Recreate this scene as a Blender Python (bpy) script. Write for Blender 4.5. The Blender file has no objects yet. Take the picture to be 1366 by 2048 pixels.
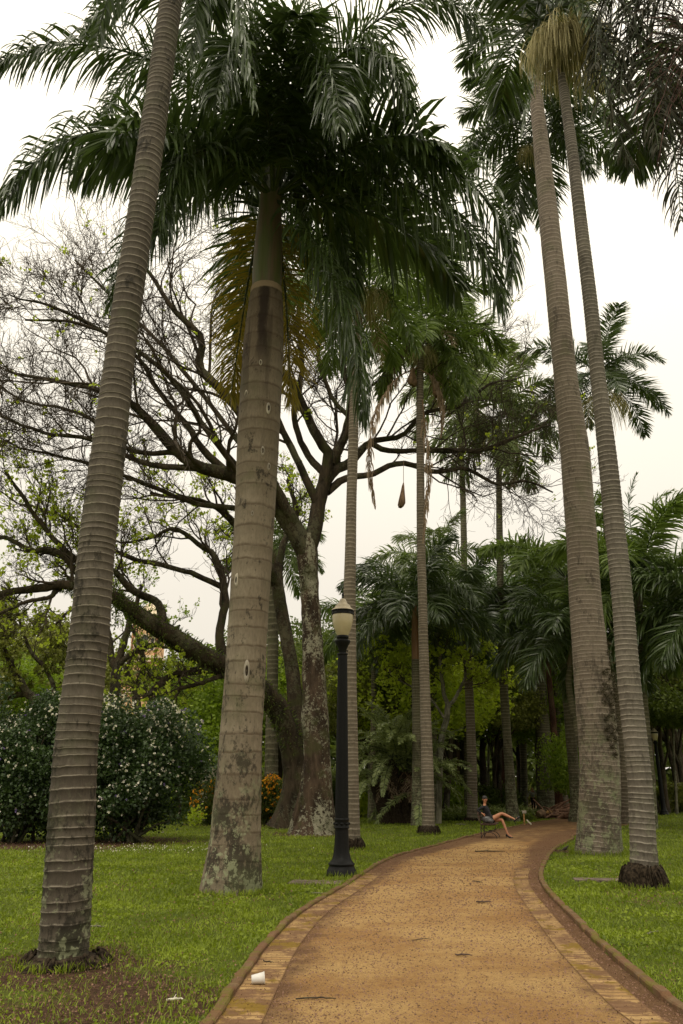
import bpy, math, random
import numpy as np
from mathutils import Vector
random.seed(7); RNG = np.random.default_rng(7)
C = bpy.context.scene.collection
PI = math.pi
# ------------------------------------------------------------------ camera model (metres, +Y into the park)
PITCH = math.radians(19.1); F0 = 1600.0; CAMZ = 1.6
cp, sp_ = math.cos(PITCH), math.sin(PITCH)
def ray(px, py):
    a = (px - 683) / F0; b = (1024 - py) / F0
    return np.array([a, cp - b * sp_, sp_ + b * cp])
def at(px, py, Y):                     # world point that stands Y metres in front
    d = ray(px, py); return np.array([0, 0, CAMZ]) + d * (Y / d[1])
def dep(px, py, Y): return Y / ray(px, py)[1]
def gnd(px, py):
    d = ray(px, py); return np.array([0, 0, CAMZ]) + d * (-CAMZ / d[2])
# ------------------------------------------------------------------ object helpers
def tag(o, label=None, cat=None, group=None, kind=None):
    if label: o['label'] = label
    if cat: o['category'] = cat
    if group: o['group'] = group
    if kind: o['kind'] = kind
    return o
def empty(name, loc, label, cat, group=None):
    o = bpy.data.objects.new(name, None); C.objects.link(o)
    o.location = Vector([float(v) for v in loc]); o.empty_display_size = .3
    return tag(o, label, cat, group)
class MB:
    """collects arrays of vertices and faces, then becomes ONE mesh object"""
    def __init__(s): s.V = []; s.F = []; s.n = 0; s.T = []; s.U = []; s.uv = False
    def add(s, V, F, mat=0, tint=None, uv=None, smooth=True):
        V = np.asarray(V, float).reshape(-1, 3); F = np.asarray(F, int)
        s.V.append(V); s.F.append((F + s.n, mat, smooth)); s.n += len(V)
        if tint is None: tint = .5
        s.T.append(np.broadcast_to(np.asarray(tint, float), (len(V),)))
        if uv is not None: s.uv = True; s.U.append(np.asarray(uv, float))
        else: s.U.append(np.zeros((len(V), 2)))
        return s
    def mesh(s, name, mats):
        me = bpy.data.meshes.new(name)
        V = np.concatenate(s.V); me.vertices.add(len(V)); me.vertices.foreach_set('co', V.astype(np.float32).ravel())
        L = np.concatenate([f.ravel() for f, _, _ in s.F]); sizes = np.concatenate([np.full(len(f), f.shape[1]) for f, _, _ in s.F])
        me.loops.add(len(L)); me.loops.foreach_set('vertex_index', L.astype(np.int32))
        me.polygons.add(len(sizes)); st = np.concatenate([[0], np.cumsum(sizes)[:-1]])
        me.polygons.foreach_set('loop_start', st.astype(np.int32))
        me.polygons.foreach_set('material_index', np.concatenate([np.full(len(f), m) for f, m, _ in s.F]).astype(np.int32))
        me.polygons.foreach_set('use_smooth', np.concatenate([np.full(len(f), sm) for f, _, sm in s.F]).astype(bool))
        at_ = me.attributes.new('tint', 'FLOAT', 'POINT'); at_.data.foreach_set('value', np.concatenate(s.T).astype(np.float32))
        if s.uv:
            ul = me.uv_layers.new(name='UVMap'); ul.data.foreach_set('uv', np.concatenate(s.U)[L].astype(np.float32).ravel())
        for m in (mats if isinstance(mats, (list, tuple)) else [mats]): me.materials.append(m)
        me.update(calc_edges=True); me.validate()
        return me
    def build(s, name, mats, parent=None, loc=None):
        o = bpy.data.objects.new(name, s.mesh(name, mats)); C.objects.link(o)
        if parent is not None: o.parent = parent
        if loc is not None: o.location = Vector([float(v) for v in loc])
        return o
def inst(name, me, parent=None, loc=(0, 0, 0), rz=0, sc=1, rx=0):
    o = bpy.data.objects.new(name, me); C.objects.link(o); o.parent = parent
    o.location = Vector([float(v) for v in loc]); o.rotation_euler = (rx, 0, rz)
    o.scale = (sc, sc, sc) if not hasattr(sc, '__len__') else sc
    return o
def nrm(a): return a / np.maximum(np.linalg.norm(a, axis=-1, keepdims=True), 1e-9)
def spline(P, n):
    """Catmull-Rom through P (any columns) resampled to n rows"""
    P = np.asarray(P, float)
    if len(P) < 3: 
        t = np.linspace(0, 1, n)[:, None]; return P[0] * (1 - t) + P[-1] * t
    d = np.linalg.norm(np.diff(P[:, :3], axis=0), axis=1); cum = np.concatenate([[0], np.cumsum(d)])
    E = np.vstack([2 * P[0] - P[1], P, 2 * P[-1] - P[-2]])
    s = np.linspace(0, cum[-1], n); i = np.clip(np.searchsorted(cum, s, 'right') - 1, 0, len(P) - 2)
    t = ((s - cum[i]) / np.maximum(d[i], 1e-9))[:, None]
    a, b, c, e = E[i], E[i + 1], E[i + 2], E[i + 3]
    return .5 * (2 * b + (c - a) * t + (2 * a - 5 * b + 4 * c - e) * t ** 2 + (3 * b - a - 3 * c + e) * t ** 3)
def frames(P):
    T = nrm(np.gradient(P, axis=0)); ref = np.array([0, 1.0, 0.02])
    if abs(nrm(T.mean(0)[None])[0] @ ref) > .9: ref = np.array([0.03, 0, 1.0])
    N = nrm(ref - (T @ ref)[:, None] * T); B = np.cross(T, N)
    return T, N, B
def tube(mb, P, R, k=8, mat=0, tint=.5, phase=None, cap=True, rad_fn=None):
    """swept tube, seam on the far side; uv = (metres round, phase)"""
    P = np.asarray(P, float); R = np.broadcast_to(np.asarray(R, float), (len(P),)); n = len(P)
    T, N, B = frames(P)
    a = np.linspace(0, 2 * PI, k + 1)
    rr = R[:, None] * np.ones(k + 1)
    if rad_fn is not None: rr = rad_fn(rr, a[None, :], P)
    V = P[:, None] + rr[..., None] * (np.cos(a)[None, :, None] * N[:, None] + np.sin(a)[None, :, None] * B[:, None])
    if phase is None: phase = np.concatenate([[0], np.cumsum(np.linalg.norm(np.diff(P, axis=0), axis=1))])
    U = np.stack(np.broadcast_arrays(a[None] * R.mean(), np.asarray(phase)[:, None]), -1)
    i = np.arange(n - 1)[:, None] * (k + 1) + np.arange(k)[None]
    Q = np.stack([i, i + 1, i + k + 2, i + k + 1], -1).reshape(-1, 4)[:, ::-1]
    mb.add(V.reshape(-1, 3), Q, mat, tint, U.reshape(-1, 2))
    if cap:
        for e, fl in ((0, 1), (n - 1, 0)):
            Vc = np.vstack([V[e, :k], P[e]]); j = np.arange(k)
            f = np.stack([j, (j + 1) % k, np.full(k, k)], -1)
            mb.add(Vc, f[:, ::-1] if not fl else f, mat, tint, np.full((k + 1, 2), float(np.asarray(phase)[e])))
def twigs(mb, P, R, k=3, mat=0, tint=.5):
    """many polylines at once: P (m,n,3), R (m,n)"""
    m, n, _ = P.shape
    T = nrm(np.gradient(P, axis=1)); ref = np.array([.31, .2, .93])
    N = nrm(np.cross(T, ref)); B = np.cross(T, N); a = np.arange(k) * 2 * PI / k
    V = P[:, :, None] + R[:, :, None, None] * (np.cos(a)[None, None, :, None] * N[:, :, None] + np.sin(a)[None, None, :, None] * B[:, :, None])
    base = np.arange(m)[:, None, None] * n * k + np.arange(n - 1)[None, :, None] * k; j = np.arange(k)[None, None]
    Q = np.stack([base + j, base + (j + 1) % k, base + k + (j + 1) % k, base + k + j], -1).reshape(-1, 4)
    tt = np.repeat(np.broadcast_to(np.asarray(tint, float), (m,)), n * k)
    mb.add(V.reshape(-1, 3), Q, mat, tt)
def box(mb, c, s, rz=0, mat=0, tint=.5, rx=0, bev=0):
    c = np.asarray(c, float); s = np.asarray(s, float) / 2
    X = np.array([[x, y, z] for x in (-1, 1) for y in (-1, 1) for z in (-1, 1)], float) * s
    if rx: X = X @ np.array([[1, 0, 0], [0, math.cos(rx), math.sin(rx)], [0, -math.sin(rx), math.cos(rx)]])
    X = X @ np.array([[math.cos(rz), math.sin(rz), 0], [-math.sin(rz), math.cos(rz), 0], [0, 0, 1]]) + c
    mb.add(X, [[0, 1, 3, 2], [4, 6, 7, 5], [0, 4, 5, 1], [2, 3, 7, 6], [0, 2, 6, 4], [1, 5, 7, 3]], mat, tint, None, False)
def lathe(mb, prof, c=(0, 0, 0), k=24, mat=0, tint=.5, flute=None):
    prof = np.asarray(prof, float); n = len(prof); a = np.arange(k) * 2 * PI / k
    r = prof[:, 0][:, None] * np.ones(k)
    if flute is not None: r = r * (1 - flute[:, None] * (np.arange(k) % 2)[None])
    V = np.stack([r * np.cos(a), r * np.sin(a), prof[:, 1][:, None] * np.ones(k)], -1) + np.asarray(c, float)
    i = np.arange(n - 1)[:, None] * k; j = np.arange(k)[None]
    Q = np.stack([i + j, i + (j + 1) % k, i + k + (j + 1) % k, i + k + j], -1).reshape(-1, 4)
    mb.add(V.reshape(-1, 3), Q, mat, tint)
def leaves(mb, P, size, mat=0, tint=None, up=.3, asp=.45, rng=RNG, dirs=None):
    """n leaf faces: folded diamonds of two triangles sharing a midrib"""
    n = len(P); D = nrm(rng.normal(size=(n, 3)) + (np.array([0, 0, -up]))) if dirs is None else dirs
    W = nrm(np.cross(D, nrm(rng.normal(size=(n, 3))))); N = np.cross(D, W)
    s = np.broadcast_to(size, (n,))[:, None]
    V = np.stack([P, P + D * s * .5 + W * s * asp + N * s * .12, P + D * s, P + D * s * .5 - W * s * asp + N * s * .12], 1)
    i = np.arange(n)[:, None] * 4
    F = np.concatenate([i + np.array([[0, 1, 2]]), i + np.array([[0, 2, 3]])])
    if tint is None: tint = rng.random(n)
    mb.add(V.reshape(-1, 3), F, mat, np.repeat(tint, 4), None, False)
def strips(mb, P0, D0, Tn, L, W, droop, segs=4, mat=0, tint=None, rng=RNG, tw=.5, prof=None, kink=0):
    """leaflets: P0 start, D0 direction, Tn width reference, gravity droop"""
    n = len(P0); P = P0.copy(); D = nrm(D0); V = []
    if prof is None: prof = np.interp(np.linspace(0, 1, segs + 1), [0, .15, .45, .75, 1], [.35, .85, 1, .7, .06])
    ang = rng.normal(0, tw, n)[:, None]
    dz = np.zeros(3); dz[2] = -1
    for k in range(segs + 1):
        Wd = nrm(Tn - (Tn * D).sum(1)[:, None] * D); Nn = np.cross(D, Wd)
        Wv = Wd * np.cos(ang) + Nn * np.sin(ang)
        h = (W * prof[k] / 2)[:, None]
        V.append(np.stack([P - Wv * h, P + Wv * h], 1))
        if k < segs:
            P = P + D * (L / segs)[:, None]
            kk = droop * (1.0 if not kink else (2.2 if k == kink else .6))
            D = nrm(D + dz * np.broadcast_to(kk, (n,))[:, None] * (.5 + k / segs))
    V = np.stack(V, 1)                                       # n, segs+1, 2, 3
    i = np.arange(n)[:, None] * (segs + 1) * 2 + np.arange(segs)[None] * 2
    Q = np.stack([i, i + 1, i + 3, i + 2], -1).reshape(-1, 4)
    if tint is None: tint = rng.random(n)
    mb.add(V.reshape(-1, 3), Q, mat, np.repeat(tint, (segs + 1) * 2), None, True)
# ------------------------------------------------------------------ material helpers
class NT:
    def __init__(s, name):
        s.m = bpy.data.materials.new(name); s.m.use_nodes = True; s.t = s.m.node_tree; s.t.nodes.clear()
        s.out = s.n('ShaderNodeOutputMaterial')
    def n(s, ty, **kw):
        nd = s.t.nodes.new(ty)
        for k, v in kw.items():
            if k.startswith('_'): setattr(nd, k[1:], v)
            else: s.set(nd, k, v)
        return nd
    def set(s, nd, k, v):
        sk = nd.inputs[int(k[1:])] if (k[0] == 'i' and k[1:].isdigit()) else nd.inputs[k.replace('0', ' ')]
        if isinstance(v, bpy.types.NodeSocket): s.t.links.new(v, sk)
        elif isinstance(v, (tuple, list)) and len(v) == 3 and sk.type == 'RGBA': sk.default_value = (*v, 1)
        else: sk.default_value = v
    def math(s, op, a, b=0.0, clamp=False):
        nd = s.n('ShaderNodeMath', _operation=op, _use_clamp=clamp, i0=a, i1=b); return nd.outputs[0]
    def mix(s, f, a, b, bt='MIX'):
        nd = s.n('ShaderNodeMix', _data_type='RGBA', _blend_type=bt); s.set(nd, 'i0', f); s.set(nd, 'i6', a); s.set(nd, 'i7', b); return nd.outputs[2]
    def noise(s, vec, scale, detail=4, rough=.55, dist=0):
        return s.n('ShaderNodeTexNoise', Vector=vec, Scale=scale, Detail=detail, Roughness=rough, Distortion=dist).outputs[0]
    def vor(s, vec, scale, feat='F1'):
        return s.n('ShaderNodeTexVoronoi', _feature=feat, Vector=vec, Scale=scale).outputs[0]
    def ramp(s, f, a, b, c=0.0, d=1.0):
        nd = s.n('ShaderNodeMapRange', _interpolation_type='SMOOTHSTEP', i0=f, i1=a, i2=b, i3=c, i4=d); return nd.outputs[0]
    def attr(s, nm='tint'): return s.n('ShaderNodeAttribute', _attribute_name=nm).outputs['Fac']
    def obj(s): return s.n('ShaderNodeTexCoord').outputs['Object']
    def geo(s): return s.n('ShaderNodeNewGeometry').outputs['Position']
    def scl(s, v, x, y, z):
        return s.n('ShaderNodeVectorMath', _operation='MULTIPLY', i0=v, i1=(x, y, z)).outputs[0]
    def pr(s, col, rough=.8, spec=.3, bump=None, bs=.3, bd=.02, **kw):
        nd = s.n('ShaderNodeBsdfPrincipled'); s.set(nd, 'Base Color', col); s.set(nd, 'Roughness', rough); s.set(nd, 'Specular IOR Level', spec)
        if bump is not None:
            b = s.n('ShaderNodeBump'); s.set(b, 'Height', bump); s.set(b, 'Strength', bs); s.set(b, 'Distance', bd); s.set(nd, 'Normal', b.outputs[0])
        for k, v in kw.items(): s.set(nd, k.replace('_', ' '), v)
        return nd.outputs[0]
    def end(s, sh): s.t.links.new(sh, s.out.inputs[0]); return s.m
def leafmat(name, a, b, rough=.45, tr=.25, spec=.4, var=.35, vs=.6):
    t = NT(name); c = t.mix(t.attr(), a, b)
    nz = t.noise(t.geo(), vs, 3); c = t.mix(t.ramp(nz, .35, .7, 0, var), c, tuple(x * 1.35 for x in b))
    p = t.pr(c, rough, spec)
    if tr:
        tl = t.n('ShaderNodeBsdfTranslucent'); t.set(tl, 'Color', t.mix(.5, c, (b[0] * 1.6, b[1] * 1.8, b[2] * .9)))
        mx = t.n('ShaderNodeMixShader', i0=tr); t.set(mx, 'i1', p); t.set(mx, 'i2', tl.outputs[0]); p = mx.outputs[0]
    return t.end(p)
def plain(name, col, rough=.8, spec=.3, nscale=8, var=.3, bs=.2, metallic=0):
    t = NT(name); g = t.obj(); nz = t.noise(g, nscale, 5)
    c = t.mix(t.ramp(nz, .3, .7), tuple(x * (1 - var) for x in col), tuple(min(1, x * (1 + var)) for x in col))
    return t.end(t.pr(c, rough, spec, nz, bs, .02, Metallic=metallic))
def barkpalm(name, dark, light, ring, moss=.6, mossh=2.5, width=.2, blot=.5, stain=0, wob=.25, ztop=11.5):
    """ringed palm bark: uv.y counts the leaf scars; lichen and black crust gather low down"""
    t = NT(name); g = t.obj(); uv = t.n('ShaderNodeTexCoord').outputs['UV']
    sx = t.n('ShaderNodeSeparateXYZ', i0=uv); z = t.n('ShaderNodeSeparateXYZ', i0=g).outputs[2]
    wobn = t.noise(t.scl(g, 3, 3, .8), 1.2, 3)
    ph = t.math('ADD', sx.outputs[1], t.math('MULTIPLY', t.math('SUBTRACT', wobn, .5), wob * 2))
    fr = t.math('FRACT', ph)
    l1 = t.math('SUBTRACT', 1, t.ramp(fr, 0, width)); l2 = t.ramp(fr, 1 - width * .5, 1)
    line = t.math('MAXIMUM', l1, l2)
    brk = t.ramp(t.noise(t.scl(g, 6, 6, 14), 1.0, 4, .7), .3, .55)
    line = t.math('MULTIPLY', line, t.math('ADD', .35, t.math('MULTIPLY', brk, .65)))
    fine = t.noise(t.scl(g, 30, 30, 9), 1.0, 6, .7); big = t.noise(g, .9, 4)
    base = t.mix(t.ramp(big, .3, .7), dark, light)
    base = t.mix(t.ramp(fine, .3, .75, 0, .55), base, tuple(x * .5 for x in dark))
    shade = t.ramp(fr, .15, .95, 0, .35); base = t.mix(shade, base, tuple(x * .62 for x in dark))
    c = t.mix(line, base, ring)
    vx = t.noise(t.scl(g, 9, 9, 1.1), 1.0, 5, .6); c = t.mix(t.ramp(vx, .52, .72, 0, .35), c, tuple(x * .45 for x in dark))
    low = t.math('SUBTRACT', 1, t.ramp(z, 0, mossh)); lowm = t.ramp(z, .0, mossh * 1.6, 1, .0)
    blk = t.ramp(t.math('ADD', t.math('ADD', t.math('MULTIPLY', t.noise(t.scl(g, 14, 14, 9), 1.0, 6, .75), .5), t.math('MULTIPLY', t.noise(t.scl(g, 3, 3, 1.6), 1.0, 3), .5)), t.math('MULTIPLY', lowm, .09)), .54, .62)
    c = t.mix(t.math('MULTIPLY', blk, blot), c, (.018, .015, .01))
    lic = t.ramp(t.math('ADD', t.math('ADD', t.math('MULTIPLY', t.noise(g, 13, 6, .7, .3), .55), t.math('MULTIPLY', t.noise(g, 3.5, 4), .45)), t.math('MULTIPLY', lowm, .045)), .56, .61)
    lcol = t.mix(t.noise(g, 3, 2), (.17, .19, .10), (.31, .31, .2))
    c = t.mix(t.math('MULTIPLY', t.math('MULTIPLY', lic, moss), t.math('ADD', .08, low)), c, lcol)
    gm = t.ramp(t.math('ADD', t.noise(g, 1.7, 4), t.math('MULTIPLY', low, .12)), .5, .8, 0, .5)
    c = t.mix(t.math('MULTIPLY', gm, moss), c, (.07, .085, .03))
    dots = t.ramp(t.vor(t.scl(g, 1, 1, .55), 7.0), .04, .075); dm = t.ramp(t.noise(g, 2.3, 2), .5, .62)
    c = t.mix(t.math('MULTIPLY', t.math('SUBTRACT', 1, dots), t.math('MULTIPLY', dm, .8)), c, (.02, .017, .012))
    if stain:
        du = t.math('ABSOLUTE', t.math('ADD', t.math('SUBTRACT', sx.outputs[0], 1.26), t.math('MULTIPLY', t.math('SUBTRACT', t.noise(t.scl(g, 3, 3, 1.1), 1.0, 4, .7), .5), .30)))
        st = t.math('MULTIPLY', t.ramp(du, .06, .17, 1, 0), t.ramp(z, stain, stain + 1.4)); st2 = t.math('MULTIPLY', t.ramp(t.noise(t.scl(g, 4.2, 4.2, .22), 1.0, 4, .6), .5, .6, 0, .5), t.ramp(z, stain - 1.5, stain + 1))
        c = t.mix(t.math('MULTIPLY', t.ramp(z, stain - 1.5, stain + 2.2), .45), c, (.085, .052, .032)); c = t.mix(t.math('MAXIMUM', t.math('MULTIPLY', st, .88), st2), c, (.022, .014, .010))
        zr = t.math('ADD', z, t.math('MULTIPLY', t.noise(g, 6, 3), .05)); c = t.mix(t.math('MULTIPLY', t.ramp(zr, ztop - .14, ztop - .10), .8), c, (.34, .25, .16))
    h = t.math('ADD', t.math('MULTIPLY', fine, .5), t.math('MULTIPLY', line, .4))
    return t.end(t.pr(c, .85, .2, h, .5, .02))
# ------------------------------------------------------------------ world, sun, camera
SUN_EL, SUN_AZ = math.radians(58), math.radians(200)
w = bpy.data.worlds.new("World"); bpy.context.scene.world = w; w.use_nodes = True
nt = w.node_tree; nt.nodes.clear()
def wn(ty, **k):
    n = nt.nodes.new(ty)
    for a, b in k.items(): setattr(n, a, b)
    return n
out = wn('ShaderNodeOutputWorld'); bg = wn('ShaderNodeBackground'); sky = wn('ShaderNodeTexSky')
sky.sky_type = 'NISHITA'; sky.sun_disc = False; sky.sun_elevation = SUN_EL; sky.sun_rotation = SUN_AZ; sky.dust_density = 4
tc = wn('ShaderNodeTexCoord'); sep = wn('ShaderNodeSeparateXYZ'); mr = wn('ShaderNodeMapRange'); nz = wn('ShaderNodeTexNoise')
nz.inputs['Scale'].default_value = 1.6; nz.inputs['Detail'].default_value = 4
cr = wn('ShaderNodeMix', data_type='RGBA'); mx = wn('ShaderNodeMix', data_type='RGBA'); vm = wn('ShaderNodeVectorMath', operation='SCALE')
L_ = nt.links.new
L_(tc.outputs['Generated'], sep.inputs[0]); L_(tc.outputs['Generated'], nz.inputs['Vector'])
ad = wn('ShaderNodeMath', operation='MULTIPLY_ADD'); L_(nz.outputs[0], ad.inputs[0]); ad.inputs[1].default_value = .16; L_(sep.outputs[2], ad.inputs[2])
mr.inputs[1].default_value = .0; mr.inputs[2].default_value = 1.1; pw_ = wn('ShaderNodeMath', operation='POWER'); pw_.inputs[1].default_value = 2.1; L_(ad.outputs[0], pw_.inputs[0]); L_(pw_.outputs[0], mr.inputs[0])
cr.inputs[6].default_value = (7.5, 6.9, 5.9, 1); cr.inputs[7].default_value = (20, 18.5, 15.4, 1)     # overcast: horizon -> zenith
L_(mr.outputs[0], cr.inputs[0]); mx.inputs[0].default_value = .94
L_(sky.outputs[0], mx.inputs[6]); L_(cr.outputs[2], mx.inputs[7])
L_(mx.outputs[2], bg.inputs[0]); bg.inputs[1].default_value = .105; L_(bg.outputs[0], out.inputs[0])
sd = bpy.data.lights.new('sun', 'SUN'); sd.energy = 1.3; sd.angle = math.radians(25); sd.color = (1, .93, .8)
so = bpy.data.objects.new('sun', sd); C.objects.link(so); so.rotation_euler = (math.radians(32), 0, math.radians(-20))
cd = bpy.data.cameras.new('camera'); cam = bpy.data.objects.new('camera', cd); C.objects.link(cam)
cam.location = (0, 0, CAMZ); cam.rotation_euler = (PI / 2 + PITCH, 0, 0)
cd.sensor_fit = 'HORIZONTAL'; cd.sensor_width = 36; cd.lens = 36 * F0 / 1366; cd.clip_end = 2000
S = bpy.context.scene; S.camera = cam
S.view_settings.view_transform = 'Standard'; S.view_settings.look = 'None'; S.view_settings.exposure = .15; S.view_settings.gamma = 1
# ------------------------------------------------------------------ materials
M = {}
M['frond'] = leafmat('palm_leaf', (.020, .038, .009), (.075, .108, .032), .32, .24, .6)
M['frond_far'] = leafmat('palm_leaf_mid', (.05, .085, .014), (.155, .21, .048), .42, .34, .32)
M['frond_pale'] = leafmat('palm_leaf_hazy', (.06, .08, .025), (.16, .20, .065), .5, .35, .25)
M['frond_fresh'] = leafmat('palm_leaf_fresh', (.03, .065, .014), (.09, .15, .035), .45, .3, .4)
M['frond_yellow'] = leafmat('palm_leaf_yellowing', (.07, .10, .014), (.30, .21, .03), .5, .4, .3)
M['frond_dry'] = leafmat('palm_leaf_dry', (.15, .10, .065), (.36, .27, .19), .8, .2, .1)
M['frond_dark'] = leafmat('palm_leaf_old', (.012, .018, .007), (.042, .038, .022), .6, .12, .08)
M['cycad'] = leafmat('cycad_leaf', (.09, .125, .03), (.29, .33, .13), .4, .2, .5)
M['rachis'] = plain('rachis', (.045, .06, .022), .6)
M['rachis_dry'] = plain('rachis_dry', (.16, .10, .055), .8)
M['strands'] = leafmat('fruit_strands', (.24, .21, .10), (.48, .42, .22), .7, .1, .2)
M['bark_a'] = barkpalm('palm_bark_strong_rings', (.066, .053, .038), (.118, .099, .074), (.26, .225, .175), .75, 1.7, .15, .85)
M['bark_b'] = barkpalm('palm_bark_smooth', (.175, .138, .092), (.27, .225, .16), (.105, .078, .05), 1.0, 2.6, .16, .8, 9.0, .12, ztop=float(at(533, 576, 14.4)[2]) + .02)
M['bark_k'] = barkpalm('palm_bark_fine_rings', (.155, .122, .09), (.22, .178, .136), (.33, .28, .22), .9, 4.2, .2, .55)
M['bark_l'] = barkpalm('palm_bark_pale_rings', (.125, .106, .083), (.19, .165, .13), (.36, .32, .26), .5, 1.6, .2, .4)
M['bark_c'] = barkpalm('palm_bark_slim', (.14, .112, .078), (.205, .168, .122), (.31, .265, .2), .35, 1.4, .3, .3)
M['bark_d'] = barkpalm('palm_bark_mossy', (.085, .078, .045), (.15, .13, .08), (.20, .18, .12), .9, 4, .3, .5)
def shaftmat(name, g, br, mixv):
    t = NT(name); o = t.obj(); n = t.noise(t.scl(o, 4, 4, .5), 1, 4)
    c = t.mix(t.ramp(n, mixv, mixv + .12), g, br); f = t.noise(t.scl(o, 20, 20, 1), 1, 4); c = t.mix(t.ramp(f, .4, .7, 0, .4), c, tuple(x * .6 for x in g))
    return t.end(t.pr(c, .5, .35, f, .2, .01))
M['shaft'] = shaftmat('crownshaft_green', (.10, .108, .036), (.14, .095, .055), .44)
M['shaft_brown'] = shaftmat('crownshaft_orange', (.15, .07, .02), (.19, .10, .04), .4)
M['root'] = plain('palm_roots', (.030, .022, .014), .95, .1, 22, .8)
def barktree(name, a, b, lich, lm=.6, tilt=0):
    t = NT(name); o = t.obj(); f = t.noise(t.scl(o, 7, 7, 1.6), 1.2, 7, .7); c = t.mix(t.ramp(f, .3, .7), a, b)
    d = t.noise(t.scl(o, 2.2, 2.2, .8), 1, 4); c = t.mix(t.ramp(d, .42, .62, 0, .75), c, tuple(x * .35 for x in a))
    n1 = t.noise(o, 9, 8, .8, .3); n2 = t.noise(t.scl(o, 1, 1, .45), 1.1, 3); l = t.ramp(t.math('ADD', n1, t.math('MULTIPLY', t.math('SUBTRACT', n2, .5), .7)), .53, .565)
    c = t.mix(t.math('MULTIPLY', l, lm), c, lich)
    ms = t.ramp(t.noise(o, 1.6, 4), .5, .66, 0, .6); c = t.mix(ms, c, (.05, .055, .018))
    return t.end(t.pr(c, .95, .15, t.math('ADD', f, t.math('MULTIPLY', l, .2)), .8, .06))
M['bark_t1'] = barktree('lichened_bark', (.05, .034, .022), (.10, .068, .044), (.30, .285, .20), .85)
M['bark_t2'] = barktree('mossy_bark', (.035, .027, .017), (.075, .055, .034), (.17, .17, .10), .35)
M['bark_far'] = barktree('dark_bark', (.045, .035, .024), (.10, .075, .05), (.15, .15, .10), .4)
M['bark_red'] = barktree('reddish_bark', (.06, .028, .018), (.13, .06, .035), (.12, .1, .07), .2)
M['bark_pale'] = barktree('pale_bark', (.16, .15, .105), (.27, .25, .18), (.33, .33, .25), .6)
M['twig'] = plain('twig_bark', (.062, .047, .032), .9, .2, 3, .4)
M['iron'] = plain('black_painted_iron', (.006, .0062, .0056), .5, .16, 30, .3)
M['rust'] = plain('rusty_iron', (.05, .03, .02), .7, .4, 20, .5)
M['wood'] = plain('brown_slats', (.085, .045, .028), .6, .4, 12, .4)
M['wood_pale'] = plain('raw_wood', (.30, .17, .06), .8, .2, 12, .3)
M['opal'] = plain('opal_glass', (.46, .39, .24), .25, .5, 3, .1)
M['cap'] = plain('enamelled_cap', (.45, .38, .26), .5, .5, 6, .2)
M['stone'] = plain('weathered_stone', (.36, .32, .25), .9, .2, 3, .35)
M['concrete'] = plain('concrete_slab', (.13, .10, .075), .9, .2, 5, .4)
M['leaf_dark'] = leafmat('leaf_dark', (.035, .055, .010), (.12, .155, .026), .5, .35, .3)
M['leaf_mid'] = leafmat('leaf_mid', (.08, .13, .010), (.24, .32, .03), .5, .4, .3)
M['leaf_olive'] = leafmat('leaf_olive', (.075, .085, .016), (.21, .22, .045), .5, .38, .3)
M['leaf_lime'] = leafmat('leaf_lime', (.20, .27, .015), (.42, .48, .045), .5, .45, .3)
M['leaf_bush'] = leafmat('leaf_bush', (.014, .028, .007), (.05, .085, .022), .42, .2, .4)
M['leaf_dry'] = leafmat('leaf_litter', (.07, .035, .02), (.26, .15, .10), .8, .05, .2, .1)
M['grass'] = leafmat('grass_blade', (.045, .076, .004), (.205, .255, .018), .5, .35, .3, .75, .9)
M['flower_white'] = leafmat('white_petals', (.55, .5, .42), (.8, .76, .68), .6, .3, .2, 0)
M['flower_violet'] = leafmat('violet_petals', (.12, .08, .25), (.25, .18, .4), .6, .3, .2, 0)
M['flower_orange'] = leafmat('orange_petals', (.6, .22, .01), (.85, .42, .03), .6, .3, .2, 0)
def groundmat():
    t = NT('lawn_soil'); g = t.geo(); a = t.attr('tint')
    n = t.noise(g, 1.1, 6, .6); n2 = t.noise(g, 14, 6, .7); n3 = t.noise(g, 60, 4, .7)
    gr = t.mix(t.ramp(n2, .3, .7), (.045, .062, .006), (.13, .16, .018)); gr = t.mix(t.ramp(n3, .35, .7, 0, .6), gr, (.12, .15, .03))
    so_ = t.mix(t.ramp(n2, .3, .7), (.035, .02, .011), (.12, .07, .042))
    m = t.ramp(t.math('ADD', a, t.math('MULTIPLY', t.math('SUBTRACT', n, .5), 1.3)), .42, .66)
    c = t.mix(m, gr, so_); sp = t.ramp(t.noise(g, 45, 3, .8), .62, .72); c = t.mix(t.math('MULTIPLY', sp, t.math('MULTIPLY', m, .7)), c, (.3, .19, .14))
    return t.end(t.pr(c, .95, .1, t.math('ADD', n2, n3), .8, .04))
M['ground'] = groundmat()
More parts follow.
